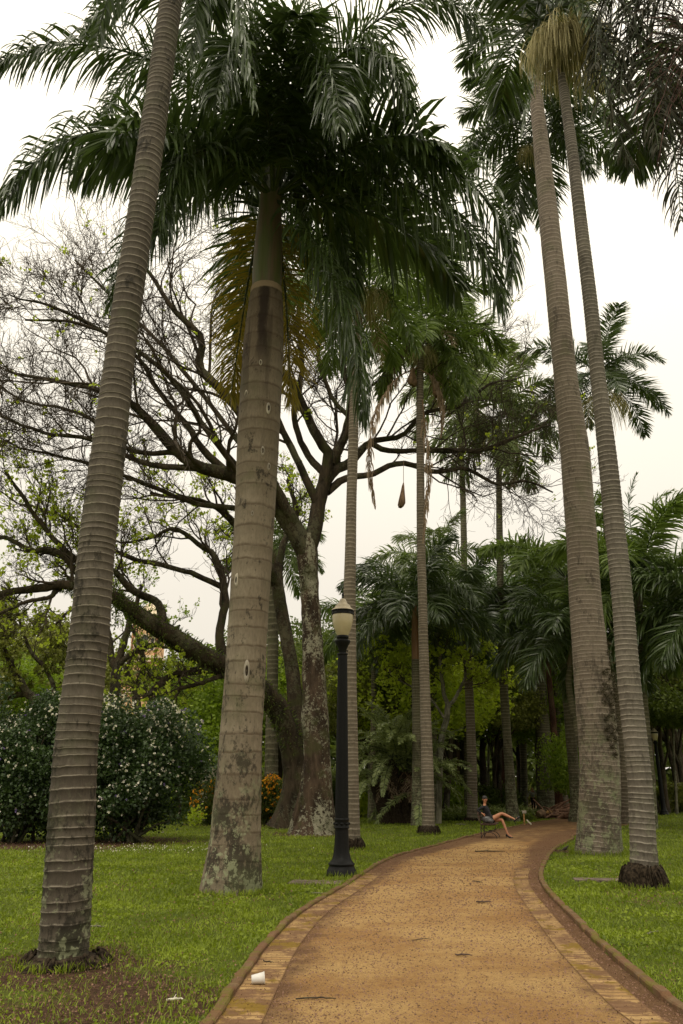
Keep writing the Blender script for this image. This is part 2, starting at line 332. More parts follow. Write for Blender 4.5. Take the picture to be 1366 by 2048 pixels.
def pathmat():
    t = NT('sandy_path'); g = t.geo(); a = t.attr('tint')
    n = t.noise(g, .9, 6, .6); n2 = t.noise(g, 11, 7, .75); n3 = t.noise(g, 70, 5, .8)
    c = t.mix(t.ramp(t.noise(g, .55, 5, .65), .36, .62), (.365, .205, .074), (.54, .355, .145))
    c = t.mix(t.ramp(n2, .42, .72, 0, .75), c, (.27, .145, .06)); c = t.mix(t.ramp(n3, .49, .64, 0, .55), c, (.15, .08, .04)); n4 = t.noise(g, 160, 3, .8); c = t.mix(t.ramp(n4, .5, .68, 0, .4), c, (.10, .05, .025))
    pb = t.ramp(t.math('ADD', t.vor(g, 52.0), t.math('MULTIPLY', t.noise(g, 90, 3), .25)), .20, .34); c = t.mix(t.math('MULTIPLY', t.math('SUBTRACT', 1, pb), t.ramp(t.noise(g, 9, 5, .7), .48, .6, 0, .22)), c, (.17, .09, .05)); pb2 = t.ramp(t.vor(t.scl(g, 1.1, .9, 1), 47.0), .1, .18); c = t.mix(t.math('MULTIPLY', t.math('SUBTRACT', 1, pb2), t.ramp(t.noise(g, 13, 2), .5, .6, 0, .5)), c, (.56, .40, .24)); c = t.mix(t.ramp(n3, .44, .34, 0, .75), c, (.56, .38, .19))
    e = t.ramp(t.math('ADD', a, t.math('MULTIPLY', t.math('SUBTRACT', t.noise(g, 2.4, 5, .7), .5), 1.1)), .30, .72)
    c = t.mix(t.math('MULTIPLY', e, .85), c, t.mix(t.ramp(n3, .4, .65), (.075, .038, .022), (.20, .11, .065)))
    return t.end(t.pr(c, .95, .1, t.math('ADD', t.math('MULTIPLY', n2, .8), n3), .9, .03))
M['path'] = pathmat()
def brickmat(name, c1, c2, mo, mossf, rowh=.115):
    t = NT(name); uv = t.n('ShaderNodeTexCoord').outputs['UV']; g = t.geo()
    b = t.n('ShaderNodeTexBrick', Vector=uv, Color1=c1, Color2=c2, Mortar=(.19, .11, .05), Scale=1.0)
    b.offset = 0; t.set(b, 'Mortar Size', .016); t.set(b, 'Mortar Smooth', .3); t.set(b, 'Brick Width', .42); t.set(b, 'Row Height', rowh)
    n = t.noise(g, 9, 6, .7); c = t.mix(t.ramp(n, .35, .7, 0, .6), b.outputs[0], tuple(x * .55 for x in c1))
    m = t.ramp(t.noise(t.scl(g, 1, 1, 1), 1.9, 4, .6), mossf, mossf + .07); c = t.mix(t.math('MULTIPLY', m, .85), c, mo)
    s = t.ramp(t.noise(g, 2.6, 6, .75), .47, .56); c = t.mix(t.math('MULTIPLY', s, .85), c, (.14, .075, .04))
    return t.end(t.pr(c, .9, .15, t.math('SUBTRACT', n, t.math('MULTIPLY', b.outputs[1], .8)), .6, .02))
M['brick'] = brickmat('ochre_bricks', (.32, .195, .080), (.41, .27, .118), (.16, .10, .010), .52)
M['kerb'] = brickmat('kerb_bricks', (.13, .082, .04), (.23, .155, .085), (.12, .10, .02), .46, .23)
# ------------------------------------------------------------------ path outline (photo points laid on the ground plane)
LE = [(330, 2190), (432, 2048), (488, 1962), (545, 1884), (612, 1822), (700, 1768), (785, 1717), (880, 1690), (960, 1669), (1020, 1656), (1080, 1644), (1130, 1637.5), (1160, 1634)]
RE = [(1580, 2190), (1420, 2065), (1352, 2022), (1275, 1962), (1200, 1897), (1130, 1826), (1088, 1780), (1077, 1752), (1088, 1722), (1108, 1698), (1140, 1680), (1166, 1666)]
LG = [gnd(*p) for p in LE]; RG = [gnd(*p) for p in RE]
LG += [np.array([15.5, 50, 0]), np.array([17.5, 60, 0]), np.array([20, 75, 0.])]; RG += [np.array([17.0, 47, 0]), np.array([20.5, 59, 0]), np.array([23, 75, 0.])]
LG = spline(np.array(LG), 240); RG = spline(np.array(RG), 240); LG[:, 2] = 0; RG[:, 2] = 0
def inpoly(x, y, poly):
    ins = np.zeros(x.shape, bool); n = len(poly)
    for i in range(n):
        x1, y1 = poly[i][:2]; x2, y2 = poly[(i + 1) % n][:2]
        if y1 == y2: continue
        c = ((y1 > y) != (y2 > y)) & (x < (x2 - x1) * (y - y1) / (y2 - y1) + x1); ins ^= c
    return ins
PATHPOLY = np.vstack([LG, RG[::-1]])
def edge_dist(x, y, E):
    d = np.full(x.shape, 1e9)
    for p in E[::3]: d = np.minimum(d, np.hypot(x - p[0], y - p[1]))
    return d
# soil patches: (x px, y px on ground, radius m, strength)
SOIL = [(130, 1932, 1.0, 1.0), (230, 1990, 1.2, .85), (350, 2010, .95, .7), (60, 2060, 1.6, .75), (240, 2070, 1.4, .72), (460, 1795, .9, .45), (1288, 1790, .7, .5), (200, 1684, 3.2, .95), (40, 1690, 2.5, .9), (340, 1684, 1.8, .8),
        (625, 1668, 2.1, .9), (480, 1690, 1.2, .4), (575, 1648, 3, .9), (400, 1650, 2, .6), (1100, 1632, 3, .9), (940, 1645, 1.0, .6), (1140, 1703, .9, .7), (790, 1615, 7, .9), (705, 1702, .5, .5), (855, 1672, .6, .5),
        (330, 1940, .6, .3), (430, 1740, 1.5, .35), (1340, 1780, 1.2, .25), (400, 1850, 1.0, .42), (690, 1790, .6, .5)]
SOILG = [(gnd(a, b), r, s) for a, b, r, s in SOIL]
def soil(x, y):
    s = np.clip((y - 62) / 25, 0, 1) * .75
    s = np.maximum(s, .40 * np.clip(np.sin(x * .9 + 2 * np.sin(y * .5)) * np.sin(y * .8 + 1.5 * np.sin(x * .6)) * 2.2 - 1.1, 0, 1))
    for p, r, k in SOILG: s = np.maximum(s, k * np.exp(-((x - p[0]) ** 2 + (y - p[1]) ** 2 * .6) / (r * r)))
    return s
def sheet(name, xs, ys, z, mat, fn):
    X, Y = np.meshgrid(xs, ys); n, m = X.shape; mb = MB()
    i = np.arange(n - 1)[:, None] * m + np.arange(m - 1)[None]
    mb.add(np.stack([X, Y, np.full(X.shape, z)], -1).reshape(-1, 3), np.stack([i, i + 1, i + m + 1, i + m], -1).reshape(-1, 4), 0, fn(X, Y).ravel())
    return tag(mb.build(name, mat), kind='structure')
gx = np.concatenate([[-700, -250, -120, -70], np.linspace(-45, 45, 226), [70, 120, 250, 700]])
gy = np.concatenate([[-60, -10], np.linspace(-2, 90, 260), [100, 130, 200, 400, 900]])
sheet('ground', gx, gy, 0, M['ground'], soil)
mb = MB(); k = 14; t_ = np.linspace(0, 1, k)
PV = LG[:, None] * (1 - t_)[None, :, None] + RG[:, None] * t_[None, :, None]; PV[..., 2] = .004
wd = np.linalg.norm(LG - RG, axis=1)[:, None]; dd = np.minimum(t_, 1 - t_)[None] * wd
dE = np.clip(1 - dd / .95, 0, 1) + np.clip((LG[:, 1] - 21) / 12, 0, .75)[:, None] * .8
i = np.arange(239)[:, None] * k + np.arange(k - 1)[None]
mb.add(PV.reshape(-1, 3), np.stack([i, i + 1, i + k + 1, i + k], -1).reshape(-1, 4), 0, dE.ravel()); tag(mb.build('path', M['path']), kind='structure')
xf = np.linspace(10, 90, 40); mb = MB()
i = np.arange(39) * 2; mb.add(np.stack([np.stack([xf, 77 + .05 * xf, xf * 0 + .008], -1), np.stack([xf, 82 + .05 * xf, xf * 0 + .008], -1)], 1).reshape(-1, 3), np.stack([i, i + 2, i + 3, i + 1], -1), 0, .3)
tag(mb.build('far_path', M['path']), kind='structure')
mb = MB(); xf = np.linspace(-2, 17, 20); i = np.arange(19) * 2
mb.add(np.stack([np.stack([xf, 72 + .02 * xf, xf * 0 + .008], -1), np.stack([xf, 74.5 + .02 * xf, xf * 0 + .008], -1)], 1).reshape(-1, 3), np.stack([i, i + 2, i + 3, i + 1], -1), 0, .3)
tag(mb.build('cross_path', M['path']), kind='structure')
def band(name, E, side, w0, w1, z0, z1, mat, a=0, b=None, jit=0, blocks=0):
    """strip that follows a path edge, from offset w0 to w1 into the path"""
    E = E[a:b]; T = nrm(np.gradient(E, axis=0)); N = np.stack([T[:, 1], -T[:, 0], T[:, 2] * 0], -1) * side
    u = np.concatenate([[0], np.cumsum(np.linalg.norm(np.diff(E, axis=0), axis=1))]); n = len(E); mb = MB()
    if jit: w1 = w1 + jit * np.sin(u * 3.1) * np.sin(u * 7.3 + 1)
    w0 = np.broadcast_to(w0, (n,)); w1 = np.broadcast_to(w1, (n,)); mo_ = 0
    if z1 > .02:
        zt = z1 + .006 * np.sin(u * 2.3) + .004 * np.sin(u * 9.1)
        if blocks:
            bi = (u / blocks).astype(int); rb = np.random.default_rng(3); fr = u / blocks - bi; jn = np.clip(1 - np.minimum(fr, 1 - fr) * 14, 0, 1)
            zt = zt + rb.normal(0, .0055, bi.max() + 1)[bi] - jn * .012; o_ = rb.normal(0, .005, bi.max() + 1)[bi]; w0 = w0 + o_ + jn * .006; w1 = w1 + o_ - jn * .006
        prof = [(w0, z0 + 0 * u), (w0, zt - .012), (w0 + .012, zt), (w1 - .012, zt), (w1, zt - .012), (w1, z0 + 0 * u)]
        uvx = [0, .07, .08, .2, .21, .28]
    else: prof = [(w0, z1 + 0 * u), (w1, z1 + 0 * u)]; uvx = [0, .42]
    m = len(prof); V = np.stack([E + N * p[0][:, None] + np.array([0, 0, 1.0]) * p[1][:, None] for p in prof], 1)
    U = np.stack(np.broadcast_arrays(np.array(uvx)[None], u[:, None]), -1)
    i = np.arange(n - 1)[:, None] * m + np.arange(m - 1)[None]; Q = np.stack([i, i + m, i + m + 1, i + 1], -1).reshape(-1, 4)
    mb.add(V.reshape(-1, 3), Q if side > 0 else Q[:, ::-1], 0, .5, U.reshape(-1, 2), False)
    return tag(mb.build(name, mat), kind='structure')
LGf = spline(LG, 900); RGf = spline(RG, 900); LGk = spline(LG, 3600); RGk = spline(RG, 3600)
band('kerb', LGk, 1, -.092, 0, -.03, .045, M['kerb'], blocks=.23); band('kerb', RGk, -1, -.092, 0, -.03, .058, M['kerb'], blocks=.23)
band('brick_edging', LGf, 1, .001, .33, 0, .009, M['brick'], 0, int(np.argmax(LGf[:, 1] > 17.5)))
band('brick_edging', RGf, -1, .19, .46, 0, .009, M['brick'], 0, int(np.argmax(RGf[:, 1] > 18.5)))
# ------------------------------------------------------------------ palms
def palm_trunk(pts, Y, mat, sp0, sp1, base, amp=.03, rows=4, k=24, name='trunk', parent=None, flare=0):
    W = np.array([np.append(at(x, y, Y), wd / 2 / F0 * dep(x, y, Y)) for x, y, wd in pts])
    W[0, 2] = min(W[0, 2], 0) if abs(W[0, 2]) < .6 else W[0, 2]
    S_ = spline(W, 400); L = np.concatenate([[0], np.cumsum(np.linalg.norm(np.diff(S_[:, :3], axis=0), axis=1))])
    ph = 0; l = 0; st = []; off = {4: [(0, 1), (.16, .1), (.5, -.5), (.86, -.3)], 2: [(0, 1), (.5, -1)]}[rows]
    rg = random.Random(int(abs(pts[0][0]) * 7 + len(pts)))
    while l < L[-1]:
        s = (sp0 + (sp1 - sp0) * l / L[-1]) * rg.uniform(.62, 1.38)
        for f, a in off: st.append((l + f * s, ph + f, a))
        l += s; ph += 1
    st = np.array([q for q in st if q[0] <= L[-1]]); P = np.stack([np.interp(st[:, 0], L, S_[:, c]) for c in range(4)], -1)
    R = P[:, 3] * (1 + amp * st[:, 2] * .5)
    nz = RNG.normal(0, .012, (len(P), k + 1)); nz[:, -1] = nz[:, 0]
    lob = RNG.random() * 6
    def rf(rr, a, PP): 
        z = PP[:, 2:3]; g = np.clip(1 - z / 1.2, 0, 1)
        return rr * (1 + nz * .5 + .05 * g * np.sin(a * 5 + lob) + .018 * np.sin(a * 2 + z * .8 + lob) + .01 * np.sin(a * 3 - z * 2.1))
    mb = MB(); tube(mb, P[:, :3] - base, R, k, 0, .5, st[:, 1], rad_fn=rf)
    return mb.build(name, mat, parent), P[-1], nrm((P[-1, :3] - P[-6, :3])[None])[0]
def frond_mb(R, nl=100, LL=.8, W=.035, droop=.3, plum=.5, segs=4, pet=.14, rr=.022, matl=0, tw=.5, fold=0, seed=0, kink=0, amin=35, loss=0):
    """one feather leaf: rachis curve R (n,3) and its leaflets"""
    rg = np.random.default_rng(seed); mb = MB(); n = len(R)
    twigs(mb, R[None], np.linspace(rr, rr * .18, n)[None], 5, 1)
    T = nrm(np.gradient(R, axis=0)); cum = np.linspace(0, 1, n)
    s = np.tile(np.linspace(pet, 1, nl) ** .95, 2) + rg.normal(0, .003, nl * 2); s = np.clip(s, pet, 1); sg = np.repeat([1., -1.], nl)
    if loss: kp = rg.random(nl * 2) > loss; s = s[kp]; sg = sg[kp]
    P = np.stack([np.interp(s, cum, R[:, c]) for c in range(3)], -1); Tt = nrm(np.stack([np.interp(s, cum, T[:, c]) for c in range(3)], -1))
    side = np.cross(Tt, [0, 0, 1.0]); side = nrm(side + 1e-3); Nn = np.cross(side, Tt)
    u = (s - pet) / (1 - pet); a = np.radians(72 - (72 - amin) * u + rg.normal(0, 6, len(s))); ph = rg.choice([-1., .15, 1.], len(s)) * plum + rg.normal(0, .15, len(s)) + fold
    D = Tt * np.cos(a)[:, None] + np.sin(a)[:, None] * (side * (sg * np.cos(ph))[:, None] + Nn * np.sin(ph)[:, None])
    Lf = LL * np.interp(u, [0, .12, .45, .8, 1], [.55, .85, 1, .75, .32]) * rg.uniform(.82, 1.1, len(s))
    strips(mb, P, D, Tt, Lf, np.full(len(s), W) * rg.uniform(.75, 1.15, len(s)), droop * rg.uniform(.5, 1.5, len(s)), segs, matl, np.clip(rg.normal(.5, .28, len(s)), 0, 1), rg, tw, kink=kink)
    return mb
def arc(L, e0, bend, n=16, side=0, pw=1.5):
    s = np.linspace(0, 1, n); e = np.radians(e0 - bend * s ** pw); az = side * s ** 1.5
    d = np.stack([np.cos(e) * np.cos(az), np.cos(e) * np.sin(az), np.sin(e)], -1); return np.concatenate([[[0, 0, 0]], np.cumsum((d[1:] + d[:-1]) / 2 * L / (n - 1), axis=0)])
FV = {}
def variants(key, mats, L, nl, LL, W, droop, plum, segs, rr, angs=((78, 45), (62, 70), (45, 85), (25, 85), (5, 70), (-20, 50), (-50, 30)), **kw):
    FV[key] = [[frond_mb(arc(L * random.uniform(.9, 1.05), e, b, side=random.uniform(-.3, .3)), nl, LL, W, droop, plum, segs, rr=rr, seed=i * 10 + q, **kw).mesh('frond', mats) for q in range(3)] for i, (e, b) in enumerate(angs)]
variants('mid', [M['frond_far'], M['rachis']], 1, 100, .32, .018, .34, .5, 4, .007)
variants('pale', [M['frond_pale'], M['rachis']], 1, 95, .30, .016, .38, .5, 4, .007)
variants('dark', [M['frond'], M['rachis']], 1, 115, .36, .018, .40, .55, 4, .007)
variants('fresh', [M['frond_fresh'], M['rachis']], 1, 90, .31, .018, .28, .45, 4, .007)
variants('fine', [M['frond'], M['rachis']], 1, 105, .27, .015, .16, .35, 3, .009)
variants('dry', [M['frond_dry'], M['rachis_dry']], 1, 45, .22, .012, .6, .5, 3, .008, loss=.3)
def crown(root, c, L, key='mid', n=13, seed=0, lo=-20, hi=82, dry=0, az0=0, only=None, names='frond'):
    rg = random.Random(seed); c = np.asarray(c) - np.array(root.location)
    angs = [78, 62, 45, 25, 5, -20, -50]
    for i in range(n):
        e = hi + (lo - hi) * (i / (n - 1)) ** .85; j = min(range(7), key=lambda q: abs(angs[q] - e)); az = az0 + i * 2.39996 + rg.uniform(-.25, .25)
        if only and not only(az % (2 * PI)): continue
        s = L * rg.uniform(.88, 1.08)
        inst(names, rg.choice(FV[key][j]), root, c + np.array([math.cos(az), math.sin(az), 0]) * .06 * L / 3.5, az, s)
    for i in range(dry):
        az = az0 + i * 2.1 + 1; inst('dead_frond', rg.choice(FV['dry'][rg.choice([5, 6])]), root, c - np.array([0, 0, .3]), az, L * .8)
def shaft(root, P, d, L, r0, mat, name='crownshaft'):
    b = np.array(root.location); q = P[:3] - b; s = np.linspace(0, 1, 10); r = np.interp(s, [0, .08, .3, .75, 1], [.98, 1.02, 1.0, .78, .62]) * r0
    mb = MB(); tube(mb, q + d * (s * L)[:, None] - d * .02, r, 16); mb.build(name, mat, root); return P[:3] + d * L
def infl(root, c, Lr, n, h, seed, mat='strands', w=.018, name='fruit_cluster', rad=.5):
    """pendant broom of fruit strands"""
    rg = np.random.default_rng(seed); c = np.asarray(c) - np.array(root.location); mb = MB()
    a = rg.random(n) * 2 * PI; r = rg.random(n) ** .5 * rad; P0 = c + np.stack([r * .25 * np.cos(a), r * .25 * np.sin(a), rg.normal(0, .06, n)], -1)
    D = np.stack([np.cos(a) * r * 3, np.sin(a) * r * 3, rg.uniform(-.6, .5, n)], -1)
    strips(mb, P0, D, nrm(rg.normal(size=(n, 3))), rg.uniform(.6, 1.1, n) * h, np.full(n, w), 1.1, 6, 0, rg.random(n), rg, .5, prof=[.6, 1, 1, 1, 1, .8, .3])
    mb.build(name, M[mat], root)
def rootball(root, r, h, seed, mat='root', fr=18, cz=0, sq=1):
    rg = np.random.default_rng(seed); mb = MB(); k = 64; s = np.linspace(0, 1, 12); P = np.stack([s * 0, s * 0, s * h * 1.05 - .04], -1) + np.array([0, cz, 0])
    R = r * np.interp(s, [0, .3, .7, 1], [1, .97, .88, .55]); pa = rg.random(6) * 6; q = rg.normal(0, .03, (12, k + 1)); q[:, -1] = q[:, 0]
    tube(mb, P, R, k, 0, .5, rad_fn=lambda rr, a, PP: rr * (1 + q + .1 * np.sin(a * 3 + pa[0]) + .05 * np.sin(a * 7 + pa[1]) + .035 * np.sin(a * fr + pa[2] + PP[:, 2:3] * 6)))
    m = 90; a = rg.random(m) * 2 * PI; rr = r * rg.uniform(.88, 1.02, m); P0 = np.stack([np.cos(a) * rr * .8, np.sin(a) * rr * .8 + cz, rg.uniform(.3, .95, m) * h], -1)
    D = np.stack([np.cos(a), np.sin(a), rg.uniform(-1.2, -.2, m)], -1); t = np.linspace(0, 1, 5)[None, :, None]
    PP = P0[:, None] + D[:, None] * t * r * .3 + np.array([0, 0, -1.]) * t ** 2 * h * .5; PP[..., 2] = np.maximum(PP[..., 2], -.02)
    twigs(mb, PP, np.broadcast_to(np.linspace(.02, .008, 5), (m, 5)), 4)
    mb.build('root_ball', M[mat], root)
def bz(pts, n=26):
    return spline(np.array([at(x, y, Y) for x, y, Y in pts]), n)
# ------------------------------------------------------------------ the individual palms
def palm(label, basepx, pts, mat, sp0, sp1, Y=None, amp=.03, rows=4, k=24, group='tall royal palms in the park', name='royal_palm'):
    g = gnd(*basepx) if Y is None else np.array([at(basepx[0], basepx[1], Y)[0], Y, 0.]); Y = g[1]; g[2] = 0
    root = empty(name, g, label, 'palm tree', group)
    tr, P, d = palm_trunk(pts, Y, M[mat], sp0, sp1, g, amp, rows, k, parent=root)
    return root, P, d, Y
def put_frond(root, pts, nl, LL, W, droop, plum, mats, seed, segs=6, rr=.035, **kw):
    R = bz(pts, 30) - np.array(root.location)
    return frond_mb(R, nl, LL, W, droop, plum, segs, rr=rr, seed=seed, **kw).build('frond', mats, root)
# A: strongly ringed palm at the left edge, crown above the photo
A_, P, d, Y = palm('strongly ringed grey palm leaning right, at the left edge beside the white-flowered bush', (128, 1930),
    [(123, 1945, 104), (126, 1905, 96), (130, 1860, 95), (137, 1740, 93), (145, 1620, 89), (152, 1500, 84), (166, 1380, 80), (180, 1250, 77), (191, 1120, 73), (205, 1000, 72), (221, 870, 67), (236, 740, 60), (256, 600, 57), (277, 460, 52), (300, 300, 50), (320, 160, 47), (342, 0, 44), (362, -150, 38), (378, -270, 34)],
    'bark_a', .105, .085, amp=.055)
rootball(A_, .42, .13, 3, fr=23)
top = shaft(A_, P, d, 1.5, P[3], M['shaft']); LD = [M['frond'], M['rachis']]; Yt = 8.7
crown(A_, top, 4.2, 'dark', 9, 5, lo=10, hi=80, names='frond', only=lambda a: .3 < a < 2.9)
for q, pts in enumerate([[(385, -420, 8.7), (420, -250, 8.3), (455, -80, 8.1), (490, 80, 8.1), (508, 200, 8.1)], [(385, -420, 8.7), (330, -260, 8.9), (265, -110, 9.2), (215, 0, 9.3), (190, 90, 9.4)],
                         [(385, -420, 8.7), (400, -300, 9.3), (405, -140, 9.8), (395, 0, 10.1), (380, 110, 10.2)]]):
    put_frond(A_, pts, 95, .75, .045, .5, .4, LD, 40 + q)
# B: thick smooth palm with the full crown
B_, P, d, Y = palm('thick smooth palm with green crownshaft and full dark crown, left of the lamp', (460, 1784),
    [(459, 1792, 128), (463, 1750, 118), (469, 1690, 104), (474, 1620, 96), (479, 1540, 88), (483, 1450, 83), (490, 1350, 81), (496, 1250, 80), (504, 1120, 81), (511, 1000, 82), (516, 900, 83), (521, 790, 82), (527, 690, 79), (531, 620, 70), (533, 576, 61)],
    'bark_b', .30, .34, amp=.012)
rg = np.random.default_rng(2)
for (px, py, ww, hh) in [(498, 1347, 9, 34), (540, 832, 7, 20), (497, 803, 6, 16), (529, 917, 6, 17), (540, 945, 5, 14), (477, 1168, 6, 22), (509, 1040, 4, 10), (525, 745, 5, 12)]:
    r = rg.random(); cpt = at(px, py, Y); dpt = dep(px, py, Y); mbk = MB(); a = np.arange(16) * 2 * PI / 16
    cen = np.interp(py, [576, 690, 900, 1250, 1540], [533, 527, 516, 496, 479]); rw = np.interp(py, [576, 690, 900, 1250, 1540], [30, 39, 41, 40, 44])
    u = np.clip((px - cen) / rw, -.95, .95); Rm = rw / F0 * dpt; cpt = np.array([cpt[0], Y - Rm * math.sqrt(1 - u * u), cpt[2]]) ; nn = np.array([u, -math.sqrt(1 - u * u), 0.]); tt = np.array([-nn[1], nn[0], 0])
    ring = lambda f, o: cpt - np.array(B_.location) + (np.cos(a) * ww * f / 2 / F0 * dpt)[:, None] * tt + (np.sin(a) * hh * f / 2 / F0 * dpt)[:, None] * np.array([0, 0, 1.]) + nn * o
    V = np.vstack([ring(1.35, -.012), ring(1.0, .024), ring(.62, .014), ring(.1, -.01)]); i = np.arange(3)[:, None] * 16; j = np.arange(16)[None]
    Q = np.stack([i + j, i + (j + 1) % 16, i + 16 + (j + 1) % 16, i + 16 + j], -1)
    mbk.add(V, Q[:2].reshape(-1, 4), 0); mbk.add(V, Q[2:].reshape(-1, 4), 1); mbk.build('bark_scar', [M['stone'], M['root']], B_)
shaft(B_, P, d, 3.1, P[3] * .96, M['shaft'])
Bc = (545, 395, 14.4)
BF = [([Bc, (470, 340, 13.8), (370, 285, 13.0), (270, 262, 12.4), (170, 268, 11.9), (75, 320, 11.6), (8, 400, 11.4)], 0),
      ([Bc, (455, 240, 13.7), (340, 140, 13.1), (220, 96, 12.6), (100, 92, 12.2), (-5, 125, 11.8)], 0),
      ([Bc, (470, 345, 14.8), (390, 360, 15.1), (310, 425, 15.2), (255, 520, 15.2), (222, 600, 15.2)], 0),
      ([Bc, (640, 350, 14.2), (740, 348, 13.7), (840, 385, 13.3), (930, 455, 13.0), (985, 545, 12.9), (1005, 610, 12.9)], 0),
      ([Bc, (640, 320, 14.0), (760, 290, 13.4), (870, 320, 13.0), (960, 385, 12.8), (1018, 480, 12.7), (1024, 560, 12.7)], 0),
      ([Bc, (600, 440, 14.0), (655, 540, 13.8), (700, 660, 13.7), (722, 770, 13.7), (726, 830, 13.7)], 0),
      ([Bc, (600, 240, 13.4), (660, 130, 12.6), (720, 95, 12.1), (780, 130, 11.8), (822, 210, 11.7)], 0),
      ([Bc, (630, 190, 13.8), (720, 70, 13.2), (820, 5, 12.8), (900, 5, 12.5), (962, 60, 12.4)], 0),
      ([Bc, (520, 455, 15.0), (497, 560, 15.3), (478, 680, 15.4), (462, 790, 15.5)], 1),
      ([(548, 400, 14.6), (560, 480, 15.1), (572, 600, 15.3), (578, 720, 15.4), (582, 800, 15.4)], 1),
      ([Bc, (525, 210, 14.3), (505, 40, 14.2), (470, -110, 14.0), (425, -200, 13.8)], 0),
      ([Bc, (565, 200, 14.8), (600, 20, 15.0), (660, -100, 15.2), (740, -150, 15.4)], 0),
      ([Bc, (470, 230, 15.3), (390, 130, 15.9), (310, 110, 16.3), (240, 170, 16.5), (205, 240, 16.6)], 0),
      ([Bc, (615, 320, 15.3), (700, 285, 15.9), (790, 300, 16.3), (860, 350, 16.6), (900, 420, 16.7)], 0),
      ([Bc, (538, 260, 13.2), (520, 150, 12.3), (490, 90, 11.7), (455, 110, 11.2), (432, 190, 10.9)], 0),
      ([Bc, (575, 260, 13.3), (605, 160, 12.4), (640, 130, 11.8), (668, 165, 11.4), (680, 250, 11.2)], 0),
      ([Bc, (500, 330, 13.6), (430, 300, 12.9), (370, 320, 12.4), (330, 390, 12.1), (315, 470, 12.0)], 0),
      ([Bc, (480, 200, 13.8), (400, 60, 13.2), (310, -10, 12.9), (230, -5, 12.7), (170, 60, 12.6)], 0),
      ([Bc, (600, 370, 15.0), (650, 420, 15.4), (690, 500, 15.6), (700, 590, 15.7)], 0)]
for q, (pts, yl) in enumerate(BF):
    put_frond(B_, pts, 205, 1.45 if not yl else 1.3, .043 if not yl else .034, .5 if not yl else .22, .55, LD if not yl else [M['frond_yellow'], M['rachis']], 60 + q, rr=.045, kink=2, tw=.6, pet=.1, loss=.04)
crown(B_, at(*Bc), 4.8, 'dark', 9, 17, lo=5, hi=75)
mb = MB(); twigs(mb, (bz([Bc, (552, 200, 14.4), (556, -60, 14.4)], 8) - np.array(B_.location))[None], np.linspace(.07, .02, 8)[None], 8); mb.build('spear_leaf', M['rachis'], B_)
# C: slim palm right behind the lamp
C_, P, d, Y = palm('slim evenly ringed grey palm standing directly behind the lamp post', (706, 1699),
    [(708, 1704, 38), (706, 1680, 32), (704, 1600, 30), (702, 1500, 29), (700, 1400, 28), (699, 1300, 27), (699, 1200, 25), (701, 1100, 23), (703, 1000, 21), (706, 900, 20), (709, 800, 19), (714, 700, 18), (718, 620, 17)], 'bark_c', .13, .11, amp=.03, rows=4, k=18)
rootball(C_, .34, .34, 8); top = shaft(C_, P, d, 1.6, P[3], M['shaft']); crown(C_, top, 4.0, 'mid', 15, 11, lo=-45, dry=1); infl(C_, P[:3] + np.array([.35, -.2, .5]), 1, 260, 1.5, 5)
# D, E, F...: palms behind the bend of the path
D_, P, d, Y = palm('shorter palm with orange-brown leaf sheath, left trunk of the close pair right of the lamp', (835, 1651),
    [(836, 1656, 32), (835, 1630, 26), (835, 1550, 22), (834, 1450, 19), (832, 1370, 17), (831, 1318, 16)], 'bark_d', .14, .12, k=16, rows=2)
top = shaft(D_, P, d, 2.9, P[3] * .95, M['shaft_brown']); crown(D_, top, 4.3, 'dark', 15, 21, lo=-30, hi=70)
E_, P, d, Y = palm('tall thin palm draped with dead brown fronds, right trunk of the close pair', (857, 1669),
    [(858, 1674, 34), (857, 1650, 27), (855, 1560, 25), (852, 1450, 22), (848, 1320, 20), (845, 1200, 18), (842, 1080, 17), (841, 960, 16), (840, 860, 15), (840, 770, 14), (841, 715, 14)], 'bark_c', .13, .12, k=16, rows=2)
rootball(E_, .42, .35, 9); top = shaft(E_, P, d, 1.7, P[3], M['shaft']); crown(E_, top, 4.3, 'mid', 19, 31, lo=-50, dry=4); infl(E_, P[:3] + np.array([.1, -.3, .2]), 1, 160, 1.1, 6)
for q, (pts, LL) in enumerate([([(835, 735, Y - .2), (790, 760, Y - .6), (750, 830, Y - .8), (738, 920, Y - .8), (750, 1010, Y - .8)], .45), ([(845, 800, Y - .3), (850, 860, Y - .5), (858, 930, Y - .5), (852, 1010, Y - .5), (846, 1080, Y - .5)], .35), ([(842, 740, Y - .3), (870, 760, Y - .5), (885, 810, Y - .6), (882, 870, Y - .6)], .3)]):
    f = put_frond(E_, pts, 100, LL * 1.8, .05, 1.5, .5, [M['frond_dry'], M['rachis_dry']], 90 + q, rr=.04); f.name = 'dead_frond'
for q, (px, py, l) in enumerate([(826, 735, .9), (866, 745, 1.2), (807, 965, 1.1)]):
    mb = MB(); c0 = at(px, py, Y - .4) - np.array(E_.location); s = np.linspace(0, 1, 8)
    Pp = c0 + np.stack([(px - 840) / 60 * .25 * s, s * 0, -l * s], -1); tube(mb, Pp, np.interp(s, [0, .15, .5, .85, 1], [.02, .07, .13, .20, .13]) * (1 + .15 * math.sin(q * 5)), 12, rad_fn=lambda rr, a, PP: rr * (1 + .55 * np.sin(a * 2 + q) + .15 * np.sin(a * 5 + q + PP[:, 2:3] * 3)))
    if px == 807: tube(mb, np.array([c0, c0 + np.array([.02, .1, .6]), c0 + np.array([.05, .2, 1.1])]), .012, 5)
    mb.build('dry_sheath', M['rachis_dry'], E_)
